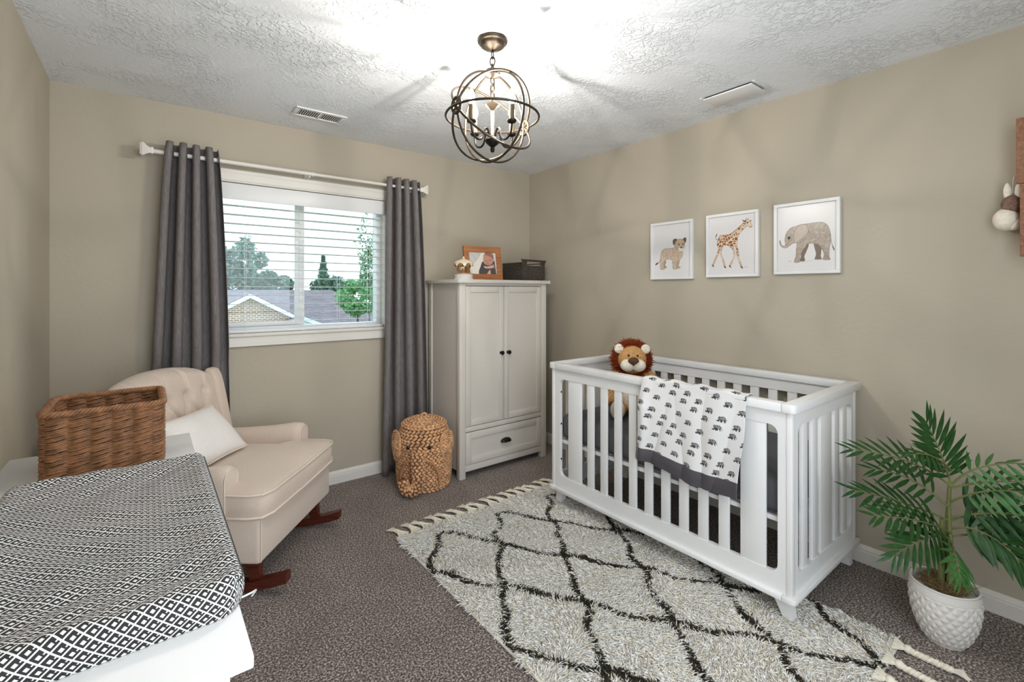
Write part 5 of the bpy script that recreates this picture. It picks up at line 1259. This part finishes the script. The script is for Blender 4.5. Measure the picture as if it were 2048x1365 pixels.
for s in (-1, 1):
    a, b = (3.55, -1.2, .02 + g), (3.55 + s * 1.5, -1.2, -.62 + g)
    quad_uv('porch_roof', [b, (b[0], 1.2, b[2]), (a[0], 1.2, a[2]), a] if s > 0 else [a, (a[0], 1.2, a[2]), (b[0], 1.2, b[2]), b], SHING, hs)
    obj('porch_trim', MB().add([(a[0], -1.25, a[2]), (b[0], -1.25, b[2]), (b[0], -1.25, b[2] - .2), (a[0], -1.25, a[2] - .2), (a[0], -1.15, a[2]), (b[0], -1.15, b[2]), (b[0], -1.15, b[2] - .2), (a[0], -1.15, a[2] - .2)], [(0, 1, 2, 3), (7, 6, 5, 4), (0, 4, 5, 1), (1, 5, 6, 2), (2, 6, 7, 3), (3, 7, 4, 0)]), OWHITE, hs, smooth=0)
quad_uv('porch_gable', [(3.55 - 1.3, -1.1, -.62 + g), (3.55 + 1.3, -1.1, -.62 + g), (3.55, -1.1, -.06 + g)], OWHITE, hs, .1)
for s in (-1, 1): obj('porch_post', MB().rbox(3.55 + s * 1.25 - .08, 3.55 + s * 1.25 + .08, -1.15, -.99, 0, -.62 + g, .01), OWHITE, hs)
LEAFG = [mat('tree_leaf_a', srgb(112, 150, 110), .8, var=.35, vscale=.8), mat('tree_leaf_b', srgb(104, 138, 118), .8, var=.35, vscale=.8), mat('tree_leaf_c', srgb(118, 168, 112), .8, var=.3, vscale=.8)]
BARK = mat('bark', srgb(84, 70, 58), .9, var=.3, vscale=6)
def tree(label, x, y, zc, rx_, rz_, nleaf, lsz, mi, conifer=False):
    t_ = thing('tree', label, 'tree', (x, y, GZ)); zc -= GZ
    obj('trunk', MB().tube([(0, 0, .01), (.05, .02, zc * .5), (0, 0, zc)], [rx_ * .08, rx_ * .06, rx_ * .03], 8), BARK, t_)
    n = nleaf
    if conifer:
        h = rng.random(n) ** .8; an = rng.uniform(0, 2 * PI, n); r = rx_ * (1 - h) * np.sqrt(rng.uniform(.3, 1, n)) * (1 + .25 * np.sin(h * 60)); P = np.stack([r * np.cos(an), r * np.sin(an), zc - rz_ + 2 * rz_ * h], 1)
    else:
        k = 26; cc = rng.normal(0, .48, (k, 3)); cc /= np.maximum(1, np.linalg.norm(cc, axis=1, keepdims=True) / .8); rad = rng.uniform(.22, .42, k); w_ = rng.integers(0, k, n)
        q = rng.normal(0, 1, (n, 3)); q /= np.linalg.norm(q, axis=1, keepdims=True); q *= rng.uniform(.55, 1, n)[:, None]
        P = (cc[w_] + q * rad[w_][:, None]) * np.array([rx_, rx_, rz_]) + np.array([0, 0, zc])
    d1 = rng.normal(0, 1, (n, 3)); d1 /= np.linalg.norm(d1, axis=1, keepdims=True); d2 = np.cross(d1, rng.normal(0, 1, (n, 3))); d2 /= np.linalg.norm(d2, axis=1, keepdims=True)
    s = (lsz * rng.uniform(.7, 1.3, n))[:, None]
    V = np.stack([P - d1 * s, P + d2 * s * .5, P + d1 * s, P - d2 * s * .5], 1).reshape(-1, 3); F = np.arange(4 * n).reshape(-1, 4)
    stuff(obj('foliage', npmesh('foliage', V, F, smooth=False), LEAFG[mi], t_)); return t_
tree('tall leafy tree outside behind the roof, seen at the window left', 3.5, 44, 3.2, 2.3, 3.0, 4200, .22, 1)
tree('round leafy tree outside rising over the roof ridge just left of the mullion', 6.8, 49, 1.6, 2.3, 1.6, 3600, .24, 1)
tree('conifer outside standing just right of the window mullion', 9.8, 41, 1.9, 1.1, 2.6, 2600, .20, 1, True)
tree('dark leafy tree outside beyond the roof, between conifer and green tree', 12.7, 47, 1.5, 2.2, 1.7, 3600, .24, 1)
tree('broad leafy tree outside behind the bright green tree', 18.3, 48, 1.8, 2.5, 2.1, 3800, .24, 0)
tree('bright green bushy tree outside in front of the roof end', 5.3, 19.5, .95, 1.05, .92, 4200, .085, 2)
tree('low leafy tree outside at the window left edge behind the house', -.9, 43, 1.4, 2.0, 1.8, 3000, .24, 1)
tree('slender nearby tree outside whose leaves hang down the right window pane', 3.02, 12.0, 2.75, .42, 1.15, 620, .06, 0)
